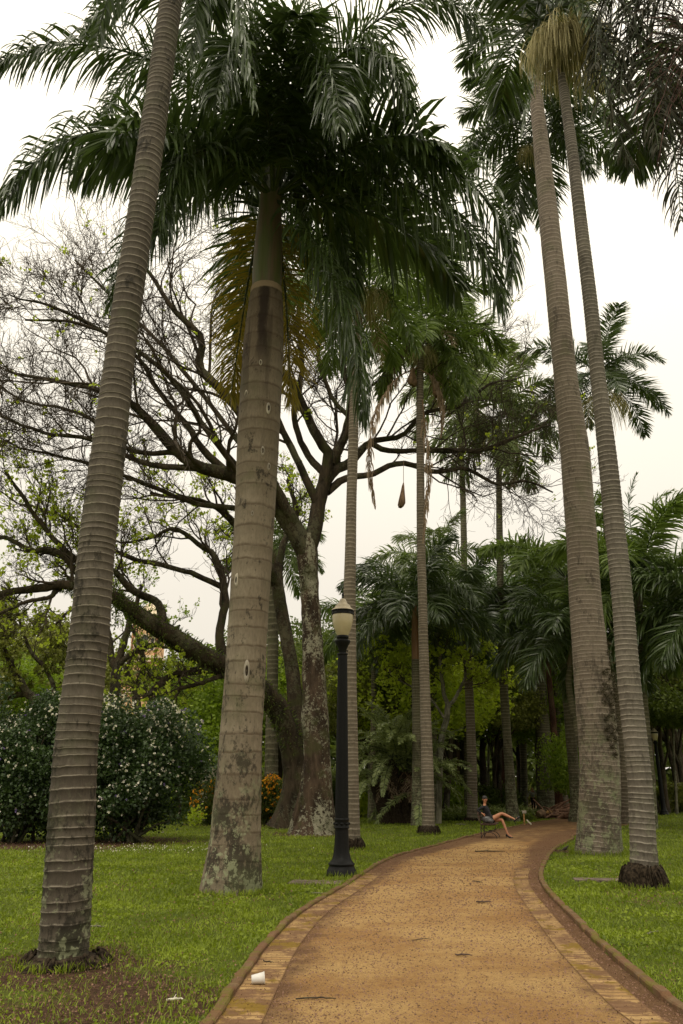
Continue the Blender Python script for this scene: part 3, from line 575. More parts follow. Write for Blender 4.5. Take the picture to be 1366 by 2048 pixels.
F_, P, d, Y = palm('medium palm with bushy drooping crown rising right behind the bench', (943, 1642),
    [(946, 1645, 26), (945, 1600, 21), (943, 1500, 19), (939, 1400, 17), (934, 1300, 16), (932, 1262, 15)], 'bark_c', .15, .14, k=14, rows=2)
rootball(F_, .45, .2, 10); top = shaft(F_, P, d, 1.8, P[3], M['shaft']); crown(F_, top, 4.4, 'dark', 16, 41, lo=-45, hi=72, dry=2)
F2, P, d, Y = palm('very tall thin palm hidden low down by the bushy palm behind the bench', (934, 1625),
    [(936, 1626, 15), (932, 1300, 13), (929, 1150, 13), (926, 1000, 12), (922, 880, 11), (918, 800, 11)], 'bark_d', .18, .16, Y=52, k=12, rows=2)
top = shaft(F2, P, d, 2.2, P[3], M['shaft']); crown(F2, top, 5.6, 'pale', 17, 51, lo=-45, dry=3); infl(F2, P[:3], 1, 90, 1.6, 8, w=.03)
G_, P, d, Y = palm('tall thin lichen-spotted palm to the right of the seated woman', (1024, 1634),
    [(1026, 1637, 28), (1022, 1590, 22), (1016, 1500, 18), (1009, 1400, 17), (1004, 1300, 15), (1001, 1180, 14), (999, 1060, 13), (998, 960, 12), (999, 885, 12)], 'bark_d', .16, .15, Y=45, k=14, rows=2)
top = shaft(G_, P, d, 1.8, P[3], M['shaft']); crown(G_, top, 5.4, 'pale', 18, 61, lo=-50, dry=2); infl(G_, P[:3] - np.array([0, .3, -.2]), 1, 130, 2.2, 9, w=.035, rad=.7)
H_, P, d, Y = palm('stout mossy palm trunk behind the fallen fronds with a low drooping crown', (1093, 1624),
    [(1094, 1627, 44), (1092, 1600, 36), (1088, 1500, 31), (1081, 1400, 27), (1076, 1330, 25), (1073, 1290, 22)], 'bark_d', .2, .2, Y=57, k=18, rows=2)
top = shaft(H_, P, d, 2.4, P[3], M['shaft']); crown(H_, top, 5.6, 'dark', 15, 71, lo=-35, hi=75)
J_, P, d, Y = palm('thin pale palm trunk between the stout mossy palm and the big right trunk', (1131, 1620),
    [(1132, 1622, 16), (1127, 1560, 12), (1120, 1480, 11), (1112, 1380, 10), (1106, 1280, 9), (1103, 1200, 8)], 'bark_c', .16, .15, Y=59, k=12, rows=2)
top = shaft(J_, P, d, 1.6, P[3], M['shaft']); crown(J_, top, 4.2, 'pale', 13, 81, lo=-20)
# K: the big palm on the right
K_, P, d, Y = palm('massive pinkish-grey palm with tufts of air plants, at the right edge of the path', (1200, 1708),
    [(1199, 1716, 100), (1199, 1690, 92), (1199, 1640, 85), (1200, 1560, 79), (1197, 1493, 76), (1188, 1383, 73), (1177, 1273, 67), (1171, 1200, 64), (1161, 1050, 60), (1150, 907, 56), (1131, 754, 46), (1115, 600, 43), (1099, 450, 38), (1084, 307, 32), (1072, 190, 25), (1066, 135, 22)], 'bark_k', .12, .15, amp=.012)
top = shaft(K_, P, d, 3.2, P[3], M['shaft']); crown(K_, top, 4.4, 'dark', 7, 91, lo=35, hi=82)
put_frond(K_, [(1060, 60, 21.4), (1075, 90, 21.0), (1068, 150, 20.8), (1052, 215, 20.8), (1043, 270, 20.8)], 90, .6, .05, .3, .3, LD, 7, rr=.03)
put_frond(K_, [(1060, 20, 21.4), (1090, 40, 20.8), (1110, 20, 20.3), (1060, 80, 20.0), (1045, 160, 20.0)], 90, .6, .05, .4, .3, LD, 8, rr=.03)
# N: the far palm whose crown shows behind K
N_, P, d, Y = palm('tall palm whose green crown shows behind the top of the massive right trunk', (1216, 1668),
    [(1216, 1672, 32), (1205, 1500, 27), (1188, 1383, 26), (1160, 1000, 24), (1125, 650, 20), (1094, 400, 16), (1080, 300, 14)], 'bark_c', .16, .15, Y=29, k=16, rows=2)
top = shaft(N_, P, d, 1.7, P[3], M['shaft']); crown(N_, top, 4.8, 'dark', 15, 101, lo=-45, hi=78); infl(N_, P[:3] + np.array([-.5, 0, .1]), 1, 160, 1.0, 11, mat='strands')
for q, (bx, w1, Yq) in enumerate([((1250, 1662), 1, 33)]):
    pass
# M: crown against the sky on the right, thin trunk between the two right palms
M_, P, d, Y = palm('thin far palm whose open crown stands alone against the right sky', (1251, 1648),
    [(1252, 1650, 24), (1245, 1560, 20), (1238, 1450, 19), (1230, 1330, 17), (1222, 1200, 16), (1214, 1060, 15), (1207, 940, 14), (1201, 850, 13), (1198, 800, 12)], 'bark_c', .17, .16, Y=42, k=14, rows=2)
top = shaft(M_, P, d, 1.8, P[3], M['shaft']); crown(M_, top, 4.7, 'fine', 17, 111, lo=-35, hi=75); infl(M_, P[:3] + np.array([.1, -.3, .1]), 1, 150, 2.6, 12, w=.03, rad=.8)
# L: slim ringed palm at the right with the root ball
L2, P, d, Y = palm('slim pale-ringed palm on a dark fibrous root ball, right of the massive trunk', (1288, 1775),
    [(1290, 1775, 60), (1289, 1740, 56), (1287, 1700, 52), (1284, 1640, 50), (1280, 1566, 48), (1260, 1383, 46), (1245, 1200, 41), (1229, 1050, 39), (1214, 907, 36), (1196, 754, 30), (1180, 600, 28), (1162, 450, 25), (1145, 307, 22), (1131, 205, 20), (1123, 150, 17)], 'bark_l', .105, .09, amp=.05)
rootball(L2, .385, .42, 12, fr=26)
top = shaft(L2, P, d, 2.1, P[3] * .95, M['shaft'])
for a, b, n, h in ((.15, -.35, 520, 1.65), (-.15, -.15, 300, 1.4), (.5, -.1, 420, 1.7)): infl(L2, P[:3] + np.array([a, b, 1.0]), 1, n, h, 13 + n, w=.016, rad=.5)
crown(L2, top, 4.0, 'dark', 7, 121, lo=35, hi=82)
for q, pts in enumerate([[(1112, -40, 14.3), (1160, -60, 13.5), (1230, -10, 13.0), (1290, 90, 12.7), (1320, 200, 12.6)], [(1112, -40, 14.3), (1130, -20, 13.8), (1180, 30, 13.4), (1215, 110, 13.2), (1220, 200, 13.2)]]):
    put_frond(L2, pts, 110, .8, .05, .35, .4, LD, 130 + q, rr=.035)
# O: palm outside the frame whose leaves hang into the top right corner
O_ = empty('royal_palm', (6.2, 10.2, 0), 'dark palm crown with purplish dead strands hanging into the top right corner', 'palm tree', 'tall royal palms in the park')
ob = np.array([6.2, 10.2, 0]); mb = MB(); s = np.linspace(0, 1, 30)
tube(mb, np.stack([s * .2, s * 0, s * 12.6], -1), np.interp(s, [0, .05, .6, 1], [.34, .27, .24, .16]), 20, 0, .5, s * 110); mb.build('trunk', M['bark_l'], O_)
oc = ob + np.array([.25, 0, 14.2]); mb = MB(); tube(mb, np.stack([.2 + s * .05, s * 0, 12.6 + s * 1.6], -1), np.interp(s, [0, .2, 1], [.16, .17, .1]), 16); mb.build('crownshaft', M['shaft'], O_)
crown(O_, oc, 4.0, 'dark', 10, 141, lo=0, hi=80, only=lambda a: a < 1.9 or a > 5.2)
for q, (pts, mt) in enumerate([([(1205, 90), (1228, 230), (1262, 330)], 'frond'), ([(1300, 60), (1330, 200), (1352, 330), (1362, 440)], 'frond_dark'), ([(1270, 20), (1290, 140), (1310, 250), (1318, 300)], 'frond'), ([(1240, -40), (1200, 40), (1190, 130)], 'frond'), ([(1370, 0), (1372, 120), (1378, 260), (1385, 400)], 'frond_dark'), ([(1330, -60), (1300, 10), (1250, 110), (1240, 200)], 'frond_dark')]):
    W = [oc] + [oc * (1 - f) + at(pts[0][0], pts[0][1], 9.6) * f + np.array([0, 0, .9 * math.sin(PI * f)]) for f in (.35, .7)] + [at(x, y, 9.6 - .1 * i) for i, (x, y) in enumerate(pts)]
    frond_mb(spline(np.array(W), 30) - ob, 95, .95, .030, .42, .5, 6, rr=.03, seed=150 + q, loss=.05).build('frond', [M['frond_dark'], M['rachis']], O_)
mb = MB(); rg = np.random.default_rng(5); n = 150; t = np.linspace(0, 1, 9)[None, :, None]
tipx = rg.uniform(1255, 1400, n); tipy = rg.uniform(60, 400, n) - (tipx < 1300) * 120; tips = np.array([at(x, y, 9.5 + rg.normal(0, .3)) for x, y in zip(tipx, tipy)]) - ob
st = oc - ob + np.array([-.2, -.2, -1.2]) + rg.normal(0, .15, (n, 3)); PP = st[:, None] * (1 - t) + tips[:, None] * t + np.array([0, 0, .5]) * np.sin(PI * t) + rg.normal(0, .03, (n, 9, 3))
twigs(mb, PP, np.broadcast_to(np.linspace(.008, .004, 9), (n, 9)), 3, 0, rg.random(n)); mb.build('fruit_cluster', plain('dead_strands', (.10, .05, .04), .8, .2, 3, .4), O_)
# low bushy palms on the right and behind
def lowpalm(label, px, base_y, Y, toppx, key, L, n, seed, lo=-30, hi=80, w=22, mat='bark_d'):
    r, P, d, Y = palm(label, (px[0], base_y), [(px[0], base_y + 2, w * 1.3), (px[0], base_y - 60, w), (px[1], toppx + 150, w * .9), (px[1], toppx + 90, w * .8)], mat, .18, .16, Y=Y, k=14, rows=2, group='low bushy palms behind the lawn', name='bushy_palm')
    t = shaft(r, P, d, 1.7, P[3], M['shaft']); crown(r, t, L, key, n, seed, lo, hi); return r
lowpalm('bright bushy palm with upright fresh spear fronds, right of the slim ringed trunk', (1300, 1275), 1640, 36, 1130, 'mid', 5.0, 15, 201)
lowpalm('dark bushy palm at the right frame edge below the fresh-fronded one', (1440, 1420), 1640, 33, 1200, 'dark', 4.6, 15, 202)
lowpalm('bushy palm behind the massive right trunk, left half of its crown showing', (1150, 1125), 1632, 44, 1120, 'mid', 5.6, 16, 203)
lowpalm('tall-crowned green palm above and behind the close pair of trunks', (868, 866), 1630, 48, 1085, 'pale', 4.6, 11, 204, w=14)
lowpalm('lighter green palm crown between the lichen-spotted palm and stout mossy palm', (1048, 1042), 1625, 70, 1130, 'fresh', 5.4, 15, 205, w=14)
lowpalm('dark feathery palm crown behind the upper part of the slim palm by the lamp', (745, 748), 1628, 46, 1190, 'mid', 4.2, 11, 206, w=12)
lowpalm('green palm low at the far right behind the lawn', (1440, 1420), 1635, 40, 1210, 'mid', 5.0, 14, 207)
lowpalm('dark palm crown drooping just left of the massive right trunk', (1180, 1140), 1640, 38, 1240, 'dark', 4.2, 14, 208, w=14)
f = [o for o in C.objects if o.name.startswith('bushy_palm') and 'fresh spear' in o.get('label', '')][0]
c0 = (1270, 1130, 35.9)
for q, pts in enumerate([[c0, (1262, 1060, 35.8), (1258, 1000, 35.7), (1272, 950, 35.6)], [c0, (1290, 1060, 35.6), (1315, 1000, 35.4), (1345, 980, 35.2)], [c0, (1240, 1060, 35.6), (1218, 1010, 35.4), (1195, 985, 35.2)]]):
    put_frond(f, pts, 60, .75, .05, .1, .3, [M['frond_fresh' if q == 0 else 'frond_far'], M['rachis']], 210 + q, rr=.03, segs=4)
# ringed palm far behind the thick palm (seen between it and the mossy tree)
r, P, d, Y = palm('plain greenish palm trunk seen between the thick smooth palm and the mossy tree', (543, 1622), [(543, 1628, 30), (543, 1500, 26), (545, 1350, 23), (546, 1230, 21), (547, 1150, 20)], 'bark_d', .3, .3, Y=44, k=16, rows=2)
top = shaft(r, P, d, 2, P[3], M['shaft']); crown(r, top, 3.8, 'mid', 12, 222)
# cycad-like clump
cy = empty('date_palm', (at(795, 1600, 42)[0], 42, 0), 'wide low clump of pale arching stiff fronds on dark stems, right of the lamp', 'palm tree')
for q, (dx, h) in enumerate([(-.3, 3.0), (.5, 2.4), (-1.0, 1.9), (1.1, 1.7)]):
    mb = MB(); s = np.linspace(0, 1, 12); tube(mb, np.stack([dx * (.5 + s * .5), s * 0 + (q % 2) * .3, s * h], -1), np.interp(s, [0, .2, 1], [.42, .32, .36]), 14, rad_fn=lambda rr, a, PP: rr * (1 + .12 * np.sin(a * 6 + PP[:, 2:3] * 14))); mb.build('stem', M['root'], cy)
CV = [[frond_mb(arc(3.3, e, b, side=random.uniform(-.2, .2)), 110, .38, .04, .10, .35, 3, rr=.035, seed=300 + i * 4 + q, pet=.06, amin=50).mesh('frond', [M['cycad'], M['rachis']]) for q in range(2)] for i, (e, b) in enumerate([(70, 60), (45, 80), (20, 80), (-5, 65)])]
rg = random.Random(9)
for i in range(84):
    e = rg.choice([0, 0, 1, 1, 2, 2, 3]); dx, h = rg.choice([(-.3, 3.0), (.5, 2.5), (-1.0, 1.9), (1.1, 1.7), (0, 3.1)])
    inst('frond', rg.choice(CV[e]), cy, (dx, rg.uniform(-.4, .2), h + rg.uniform(-.1, .5) + (1 - e) * .15), rg.random() * 2 * PI, rg.uniform(.8, 1.15))
for i in range(10): inst('dead_frond', rg.choice(FV['dry'][6]), cy, (rg.uniform(-.8, .8), -.3, 2.4), rg.random() * 6.28, 1.6)
# ------------------------------------------------------------------ big bare-branched trees
def spawn(par, m, ang, lenf, upb, rng, n=7, rf=.62, rmin=.008, s0=.25, wob=.16, lmin=.5, flat=0):
    out_ = []
    for P, R in par:
        L = np.linalg.norm(np.diff(P, axis=0), axis=1).sum(); cnt = max(1, int(round(m * (min(1.25, L / 9) if m > 8 and lmin == .5 and len(P) == 30 else 1) * rng.uniform(.7, 1.3))))
        for q in range(cnt):
            s = s0 + (1 - s0) * (q + rng.uniform(.2, .9)) / cnt; i = min(len(P) - 2, int(s * (len(P) - 1)))
            T = P[min(i + 1, len(P) - 1)] - P[max(i - 1, 0)]; T = T / max(np.linalg.norm(T), 1e-9)
            a = math.radians(rng.uniform(*ang)); v = rng.normal(size=3); v[2] *= (1 - flat); v = v - T * (v @ T); v /= max(np.linalg.norm(v), 1e-9)
            D = T * math.cos(a) + v * math.sin(a); D[2] += upb * rng.uniform(.3, 1.2); D /= np.linalg.norm(D)
            l = max(lmin, L * lenf * rng.uniform(.6, 1.2) * (1.15 - .55 * s)); pts = [P[i] + (P[i + 1] - P[i]) * rng.random()]
            for j in range(n - 1):
                pts.append(pts[-1] + D * l / (n - 1)); D = D + rng.normal(0, wob * 1.35, 3) + np.array([0, 0, upb * .12]); D /= np.linalg.norm(D)
            r0 = max(R[i] * rf * rng.uniform(.7, 1), rmin); out_.append((np.array(pts), np.linspace(r0, max(r0 * .3, rmin * .7), n)))
    return out_
def stack_twigs(mb, br, k=3, mat=0):
    by = {}
    for P, R in br: by.setdefault(len(P), []).append((P, R))
    for n, l in by.items(): twigs(mb, np.array([p for p, _ in l]), np.array([r for _, r in l]), k, mat)
def bigtree(label, basepx, Y, trunks, limbs, mat, seed, m=(9, 7, 5), upb=.25, nm='bare_tree', lf=(.42, .5, .55), buds=0, budmat=None, ang=(22, 62), rmin=.009, trunk_lumps=.08, flare=1.25, twmat='twig'):
    g = np.array([at(*basepx, Y)[0], Y, 0]); root = empty(nm, g, label, 'tree', None); rng = np.random.default_rng(seed); main = []
    for q, tr in enumerate(trunks + limbs):
        W = np.array([np.append(at(x, y, yy), w_ / 2 / F0 * dep(x, y, yy)) for x, y, w_, yy in tr]); istr = q < len(trunks)
        if istr and W[0, 2] < 1.2: W[0, 2] = -.1
        S_ = spline(W, 40 if istr else 30); P = S_[:, :3] - g; R = np.maximum(S_[:, 3], .015)
        if not istr: P[2:-1] += np.cumsum(rng.normal(0, .035, (27, 3)), axis=0) * .6
        lo = rng.random(3) * 6; nzz = rng.normal(0, .03, (len(P), 21 if istr else 11)); nzz[:, -1] = nzz[:, 0]
        mb = MB(); tube(mb, P, R, 20 if istr else 10, rad_fn=lambda rr, a, PP: rr * (1 + nzz + trunk_lumps * (np.sin(a * 3 + lo[0] + PP[:, 2:3] * .25) + .6 * np.sin(a * 5 + lo[1])) * (1 + (1.6 * np.clip(1 - PP[:, 2:3] / 2.2, 0, 1) if istr else 0))))
        mb.build('trunk' if istr else 'limb', M[mat if istr or mat == 'bark_pale' else 'bark_t2'], root)
        if not istr: main.append((P, R))
    l1 = spawn(main, m[0], ang, lf[0], upb, rng, 9, .45, .016); l2 = spawn(l1, m[1], ang, lf[1], upb, rng, 7, .6, .012, lmin=.9)
    l3 = spawn(l2, m[2], ang, lf[2], upb, rng, 6, .6, rmin, lmin=.5); l3 += spawn(l1, m[2], ang, .25, upb, rng, 6, .4, rmin, lmin=.6); l4 = spawn(l3[::2], 2, (20, 50), .6, upb, rng, 4, .7, rmin * .9, lmin=.35)
    mb = MB(); stack_twigs(mb, l1, 5); stack_twigs(mb, l2, 4); stack_twigs(mb, l3 + l4, 3); mb.build('twigs', M[twmat], root)
    if buds:
        src = l3 + l4; idx = rng.integers(0, len(src), buds); c = np.array([src[i][0][-1] for i in idx]); P = np.repeat(c, 5, 0) + rng.normal(0, .07, (buds * 5, 3))
        mb = MB(); leaves(mb, P, rng.uniform(.10, .2, len(P)), rng=rng, up=.2); mb.build('leaves', M[budmat], root)
    return root, main, g
T1r, T1m, T1g = bigtree('huge bare spreading tree with pale lichened trunk, just left of the lamp post', (627, 1665), 32,
    [[(628, 1672, 92, 32), (630, 1650, 70, 32), (634, 1600, 58, 32), (634, 1520, 52, 32), (630, 1420, 50, 32), (627, 1320, 43, 32), (622, 1220, 38, 32), (618, 1150, 38, 32), (614, 1100, 44, 32), (616, 1070, 30, 32)],
     [(592, 1662, 40, 32.6), (600, 1630, 32, 32.4), (612, 1580, 28, 32.2), (620, 1520, 26, 32)]],
    [[(614, 1110, 40, 32), (572, 1035, 40, 31.6), (525, 985, 34, 31), (470, 957, 30, 30.3), (400, 938, 24, 29.5), (350, 905, 22, 29), (307, 850, 18, 28.5), (260, 806, 14, 28), (190, 778, 11, 27.4), (90, 755, 8, 26.8), (10, 740, 5, 26.3)],
     [(590, 1060, 26, 31.7), (545, 960, 22, 30.5), (510, 880, 19, 30), (481, 825, 19, 29.5), (435, 769, 18, 29), (400, 733, 18, 28.7), (406, 677, 14, 28.4), (370, 640, 12, 28), (338, 610, 10, 27.7), (290, 540, 7, 27.4), (240, 500, 4, 27.2)],
     [(461, 955, 20, 30.3), (400, 892, 14, 29.8), (379, 856, 12, 29.6), (330, 800, 10, 29.2), (280, 720, 8, 28.8), (200, 660, 7, 28.2), (100, 610, 5, 27.6), (20, 590, 3, 27)],
     [(616, 1100, 34, 32), (632, 1050, 32, 32), (643, 975, 28, 32.2), (668, 938, 22, 32.6), (700, 920, 18, 33), (740, 880, 13, 33.6), (800, 865, 10, 34), (850, 820, 8, 34.3), (920, 805, 7, 34.6), (980, 760, 5, 35), (1040, 755, 3, 35.2)],
     [(645, 975, 22, 32.2), (655, 910, 22, 32), (640, 885, 20, 31.8), (618, 840, 18, 31.6), (600, 790, 14, 31.4), (560, 730, 11, 31), (520, 690, 9, 30.8), (500, 600, 6, 30.5), (470, 520, 4, 30)],
     [(660, 925, 20, 32.4), (690, 860, 15, 32.6), (700, 790, 12, 32.8), (680, 720, 10, 33), (690, 640, 7, 33.2), (720, 560, 4, 33.4)],
     [(655, 985, 16, 32.4), (690, 958, 14, 32.8), (740, 950, 12, 33.2), (800, 930, 11, 33.7), (860, 945, 10, 34.2), (930, 940, 8, 34.8), (990, 968, 6, 35.2), (1050, 960, 5, 35.6), (1106, 985, 3, 36)],
     [(738, 884, 12, 33.5), (772, 900, 11, 33.7), (830, 905, 10, 34), (912, 906, 11, 34.6), (973, 900, 9, 35), (1055, 868, 6, 35.6), (1100, 850, 3, 36)],
     [(598, 1090, 16, 32), (560, 1000, 12, 33), (450, 850, 10, 34), (330, 700, 8, 35), (250, 620, 6, 35.5), (150, 520, 4, 36)],
     [(636, 1010, 18, 32), (585, 900, 14, 31.8), (548, 815, 12, 31.5), (560, 740, 10, 31.2), (530, 660, 8, 31), (520, 560, 5, 31)],
     [(650, 950, 16, 32.2), (612, 905, 13, 32.4), (590, 830, 11, 32.8), (610, 740, 9, 33), (600, 640, 7, 33.4), (630, 540, 4, 33.6)],
     [(664, 935, 14, 32.6), (700, 850, 11, 32), (668, 800, 9, 31.6), (645, 720, 8, 31.3), (665, 640, 6, 31)],
     [(525, 985, 16, 31), (445, 905, 13, 30), (352, 765, 10, 29), (262, 690, 8, 28.2), (150, 645, 6, 27.6), (50, 640, 4, 27)],
     [(400, 938, 14, 29.5), (300, 925, 11, 28.8), (200, 878, 9, 28), (100, 862, 7, 27.4), (0, 822, 5, 27)],
     [(560, 1012, 15, 31.4), (480, 1015, 12, 30.6), (380, 1002, 10, 30), (260, 955, 8, 29.3), (120, 905, 6, 28.6), (10, 880, 4, 28)],
     [(350, 905, 12, 29), (262, 898, 9, 29.5), (160, 825, 7, 30), (60, 800, 5, 30.5), (0, 770, 4, 30.8)]],
    'bark_t1', 11, m=(14, 8, 6), buds=260, budmat='leaf_lime')
T2r, T2m, T2g = bigtree('dark mossy leaning tree with a long fern-covered limb reaching left over the bush', (580, 1648), 37,
    [[(578, 1655, 84, 37), (585, 1630, 62, 37), (590, 1580, 48, 37), (588, 1520, 44, 37), (575, 1460, 44, 36.7), (548, 1405, 44, 36.3), (505, 1365, 42, 35.6), (455, 1335, 42, 34.8), (400, 1308, 40, 34), (330, 1264, 36, 33), (268, 1224, 32, 32.2)],
     [(590, 1540, 40, 37), (592, 1450, 34, 37.3), (585, 1350, 28, 37.6), (570, 1260, 26, 38), (558, 1190, 25, 38.2), (552, 1130, 24, 38.4)],
     [(480, 1620, 20, 36), (525, 1640, 14, 36.5), (560, 1655, 20, 37), (575, 1658, 22, 37)][:1] * 0 + [(604, 1655, 46, 37.6), (600, 1600, 34, 37.4), (594, 1540, 28, 37.2)]],
    [[(275, 1228, 32, 32.3), (215, 1190, 26, 31.6), (140, 1172, 20, 31), (60, 1182, 16, 30.5), (-10, 1196, 12, 30)],
     [(556, 1170, 24, 38.2), (520, 1110, 20, 37.5), (456, 1158, 1, 37)][:2] + [(480, 1060, 17, 36.8), (430, 1107, 1, 36)][:1] + [(440, 1020, 13, 36), (380, 990, 9, 35), (300, 985, 6, 34)],
     [(450, 1335, 26, 34.8), (440, 1270, 18, 35.2), (452, 1200, 16, 35.6), (448, 1150, 14, 36), (432, 1107, 12, 36), (404, 1086, 10, 35.8), (350, 1050, 8, 35.4), (300, 1070, 6, 35), (230, 1080, 4, 34.6)],
     [(330, 1268, 24, 33), (318, 1210, 16, 33.3), (260, 1178, 14, 33), (215, 1190, 1, 33)][:3] + [(230, 1143, 11, 32.6), (170, 1130, 8, 32), (80, 1110, 5, 31.4)],
     [(446, 1175, 12, 36), (358, 1137, 10, 35.4), (266, 1117, 9, 34.8), (200, 1090, 7, 34.2), (120, 1040, 6, 33.6), (40, 1010, 4, 33)],
     [(470, 1345, 20, 35), (428, 1336, 18, 34.6), (366, 1342, 15, 34), (329, 1362, 13, 33.5), (289, 1398, 8, 33)],
     [(450, 1350, 11, 34.6), (415, 1362, 9, 34.3), (350, 1385, 7, 33.8), (300, 1402, 5, 33.4)],
     [(200, 1190, 16, 31.4), (150, 1120, 12, 31), (90, 1060, 10, 30.5), (50, 1000, 8, 30), (10, 940, 6, 29.6)],
     [(120, 1175, 12, 31), (90, 1200, 9, 30.5), (30, 1215, 7, 30), (-20, 1240, 5, 29.5)],
     [(556, 1160, 18, 38.4), (570, 1090, 14, 38.8), (600, 1020, 10, 39.2), (580, 950, 7, 39.6)],
     [(180, 1180, 12, 31.2), (120, 1110, 12, 31), (60, 1100, 10, 30.6), (0, 1075, 8, 30.2)]],
    'bark_t2', 22, m=(12, 7, 5), buds=1300, budmat='leaf_lime', upb=.3)
# ferns and moss hanging along the long limb
mb = MB(); rng = np.random.default_rng(4); limb = np.array([np.append(at(x, y, yy), w_ / 2 / F0 * dep(x, y, yy)) for x, y, w_, yy in [(590, 1500, 44, 37), (560, 1430, 44, 36.5), (505, 1365, 42, 35.6), (400, 1308, 40, 34), (268, 1224, 32, 32.2), (215, 1190, 26, 31.6), (120, 1172, 18, 31)]])
S_ = spline(limb, 300); i = rng.integers(0, 300, 3600); n = 3600; dr = nrm(rng.normal(size=(n, 3)) * np.array([1, 1, 1]))
strips(mb, S_[i, :3] - T2g + dr * S_[i, 3:4] * .95, dr + np.array([0, 0, .2]), nrm(rng.normal(size=(n, 3))), rng.uniform(.08, .3, n), rng.uniform(.03, .06, n), .5, 3, 0, rng.random(n), rng)
hang = rng.integers(40, 260, 60)
for h in hang[:14]:
    p = S_[h, :3] - T2g; m_ = 45; strips(mb, p + rng.normal(0, .12, (m_, 3)) - np.array([0, 0, 1.0]) * rng.uniform(0, 1.1, (m_, 1)), rng.normal(size=(m_, 3)), nrm(rng.normal(size=(m_, 3))), rng.uniform(.1, .25, m_), np.full(m_, .05), .7, 3, 0, None, rng)
mb.build('ferns', M['leaf_dark'], T2r)
bigtree('dark branching tree behind the white-flowered bush in front of the pale tower', (228, 1560), 46,
    [[(222, 1640, 26, 46), (224, 1500, 22, 46), (227, 1420, 22, 46), (234, 1325, 20, 46)], [(290, 1640, 16, 47), (285, 1500, 16, 47), (275, 1420, 16, 47), (270, 1370, 14, 47)]],
    [[(234, 1330, 18, 46), (249, 1273, 14, 46), (262, 1220, 10, 46), (280, 1170, 7, 46)], [(232, 1345, 14, 46), (215, 1290, 12, 46), (205, 1230, 9, 46), (212, 1170, 6, 46)], [(270, 1375, 12, 47), (255, 1340, 11, 47), (275, 1300, 9, 47), (310, 1285, 7, 46), (360, 1250, 4, 46)],
     [(272, 1380, 12, 47), (285, 1330, 11, 47), (279, 1280, 9, 47), (262, 1250, 7, 47), (240, 1200, 4, 47)], [(234, 1335, 12, 46), (262, 1305, 11, 46), (300, 1290, 9, 46), (345, 1300, 5, 46)]], 'bark_far', 33, m=(4, 4, 3), buds=200, budmat='leaf_mid', upb=.35)
bigtree('dark low-forking tree at the far left behind the bush', (78, 1560), 44,
    [[(90, 1640, 34, 44), (88, 1480, 28, 44), (75, 1400, 24, 44)]],
    [[(76, 1405, 20, 44), (50, 1380, 16, 44), (30, 1340, 12, 44), (10, 1300, 10, 44), (-10, 1250, 6, 44)], [(78, 1410, 16, 44), (60, 1385, 14, 44), (20, 1390, 10, 44), (-20, 1385, 7, 44)], [(85, 1430, 14, 44), (110, 1390, 10, 44), (95, 1340, 8, 44), (60, 1300, 7, 44), (40, 1240, 5, 44)],
     [(88, 1450, 12, 44), (120, 1420, 9, 44), (150, 1360, 7, 44), (140, 1290, 5, 44)]], 'bark_far', 34, m=(9, 6, 4), buds=2400, budmat='leaf_olive', upb=.3)
bigtree('slender pale forked tree behind the close pair of palms', (903, 1470), 42,
    [[(876, 1630, 12, 42), (882, 1490, 12, 42), (893, 1440, 12, 42), (896, 1412, 11, 42)]],
    [[(896, 1415, 9, 42), (885, 1370, 8, 42), (880, 1300, 7, 42), (878, 1250, 4, 42)], [(896, 1415, 9, 42), (915, 1385, 7, 42), (926, 1360, 6, 42), (930, 1300, 4, 42)], [(893, 1440, 6, 42), (860, 1400, 5, 42), (800, 1365, 4, 42), (770, 1340, 3, 42)]], 'bark_pale', 35, m=(6, 5, 3), buds=900, budmat='leaf_lime', nm='pale_tree')
# ------------------------------------------------------------------ leafy trees of the park woods
def blob_crown(rx, rz, z0, n, ls, seed, ncl=60, hole=.15, cs=.9):
    rng = np.random.default_rng(seed); c = nrm(rng.normal(size=(ncl, 3))) * rng.uniform(.35, 1, (ncl, 1)) ** .6 * np.array([rx, rx, rz]); c[:, 2] += z0
    c[:, 2] = np.where(c[:, 2] < z0 - rz * .6, z0 - rz * .5, c[:, 2]); sz = rng.uniform(.5, 1.25, ncl) * cs; wt = sz ** 2; wt = wt / wt.sum()
    i = rng.choice(ncl, n, p=wt); d = nrm(rng.normal(size=(n, 3))) * rng.uniform(.2, 1, (n, 1)) ** .45 * sz[i][:, None] * np.array([1, 1, .62]); P = c[i] + d
    tint = np.clip(rng.normal(.45, .25, n) + (rng.random(ncl) - .5)[i] * .5, 0, 1)
    mb = MB(); leaves(mb, P, rng.uniform(.6, 1.2, n) * ls, tint=tint, rng=rng, up=.25); return mb, c
TV = {}
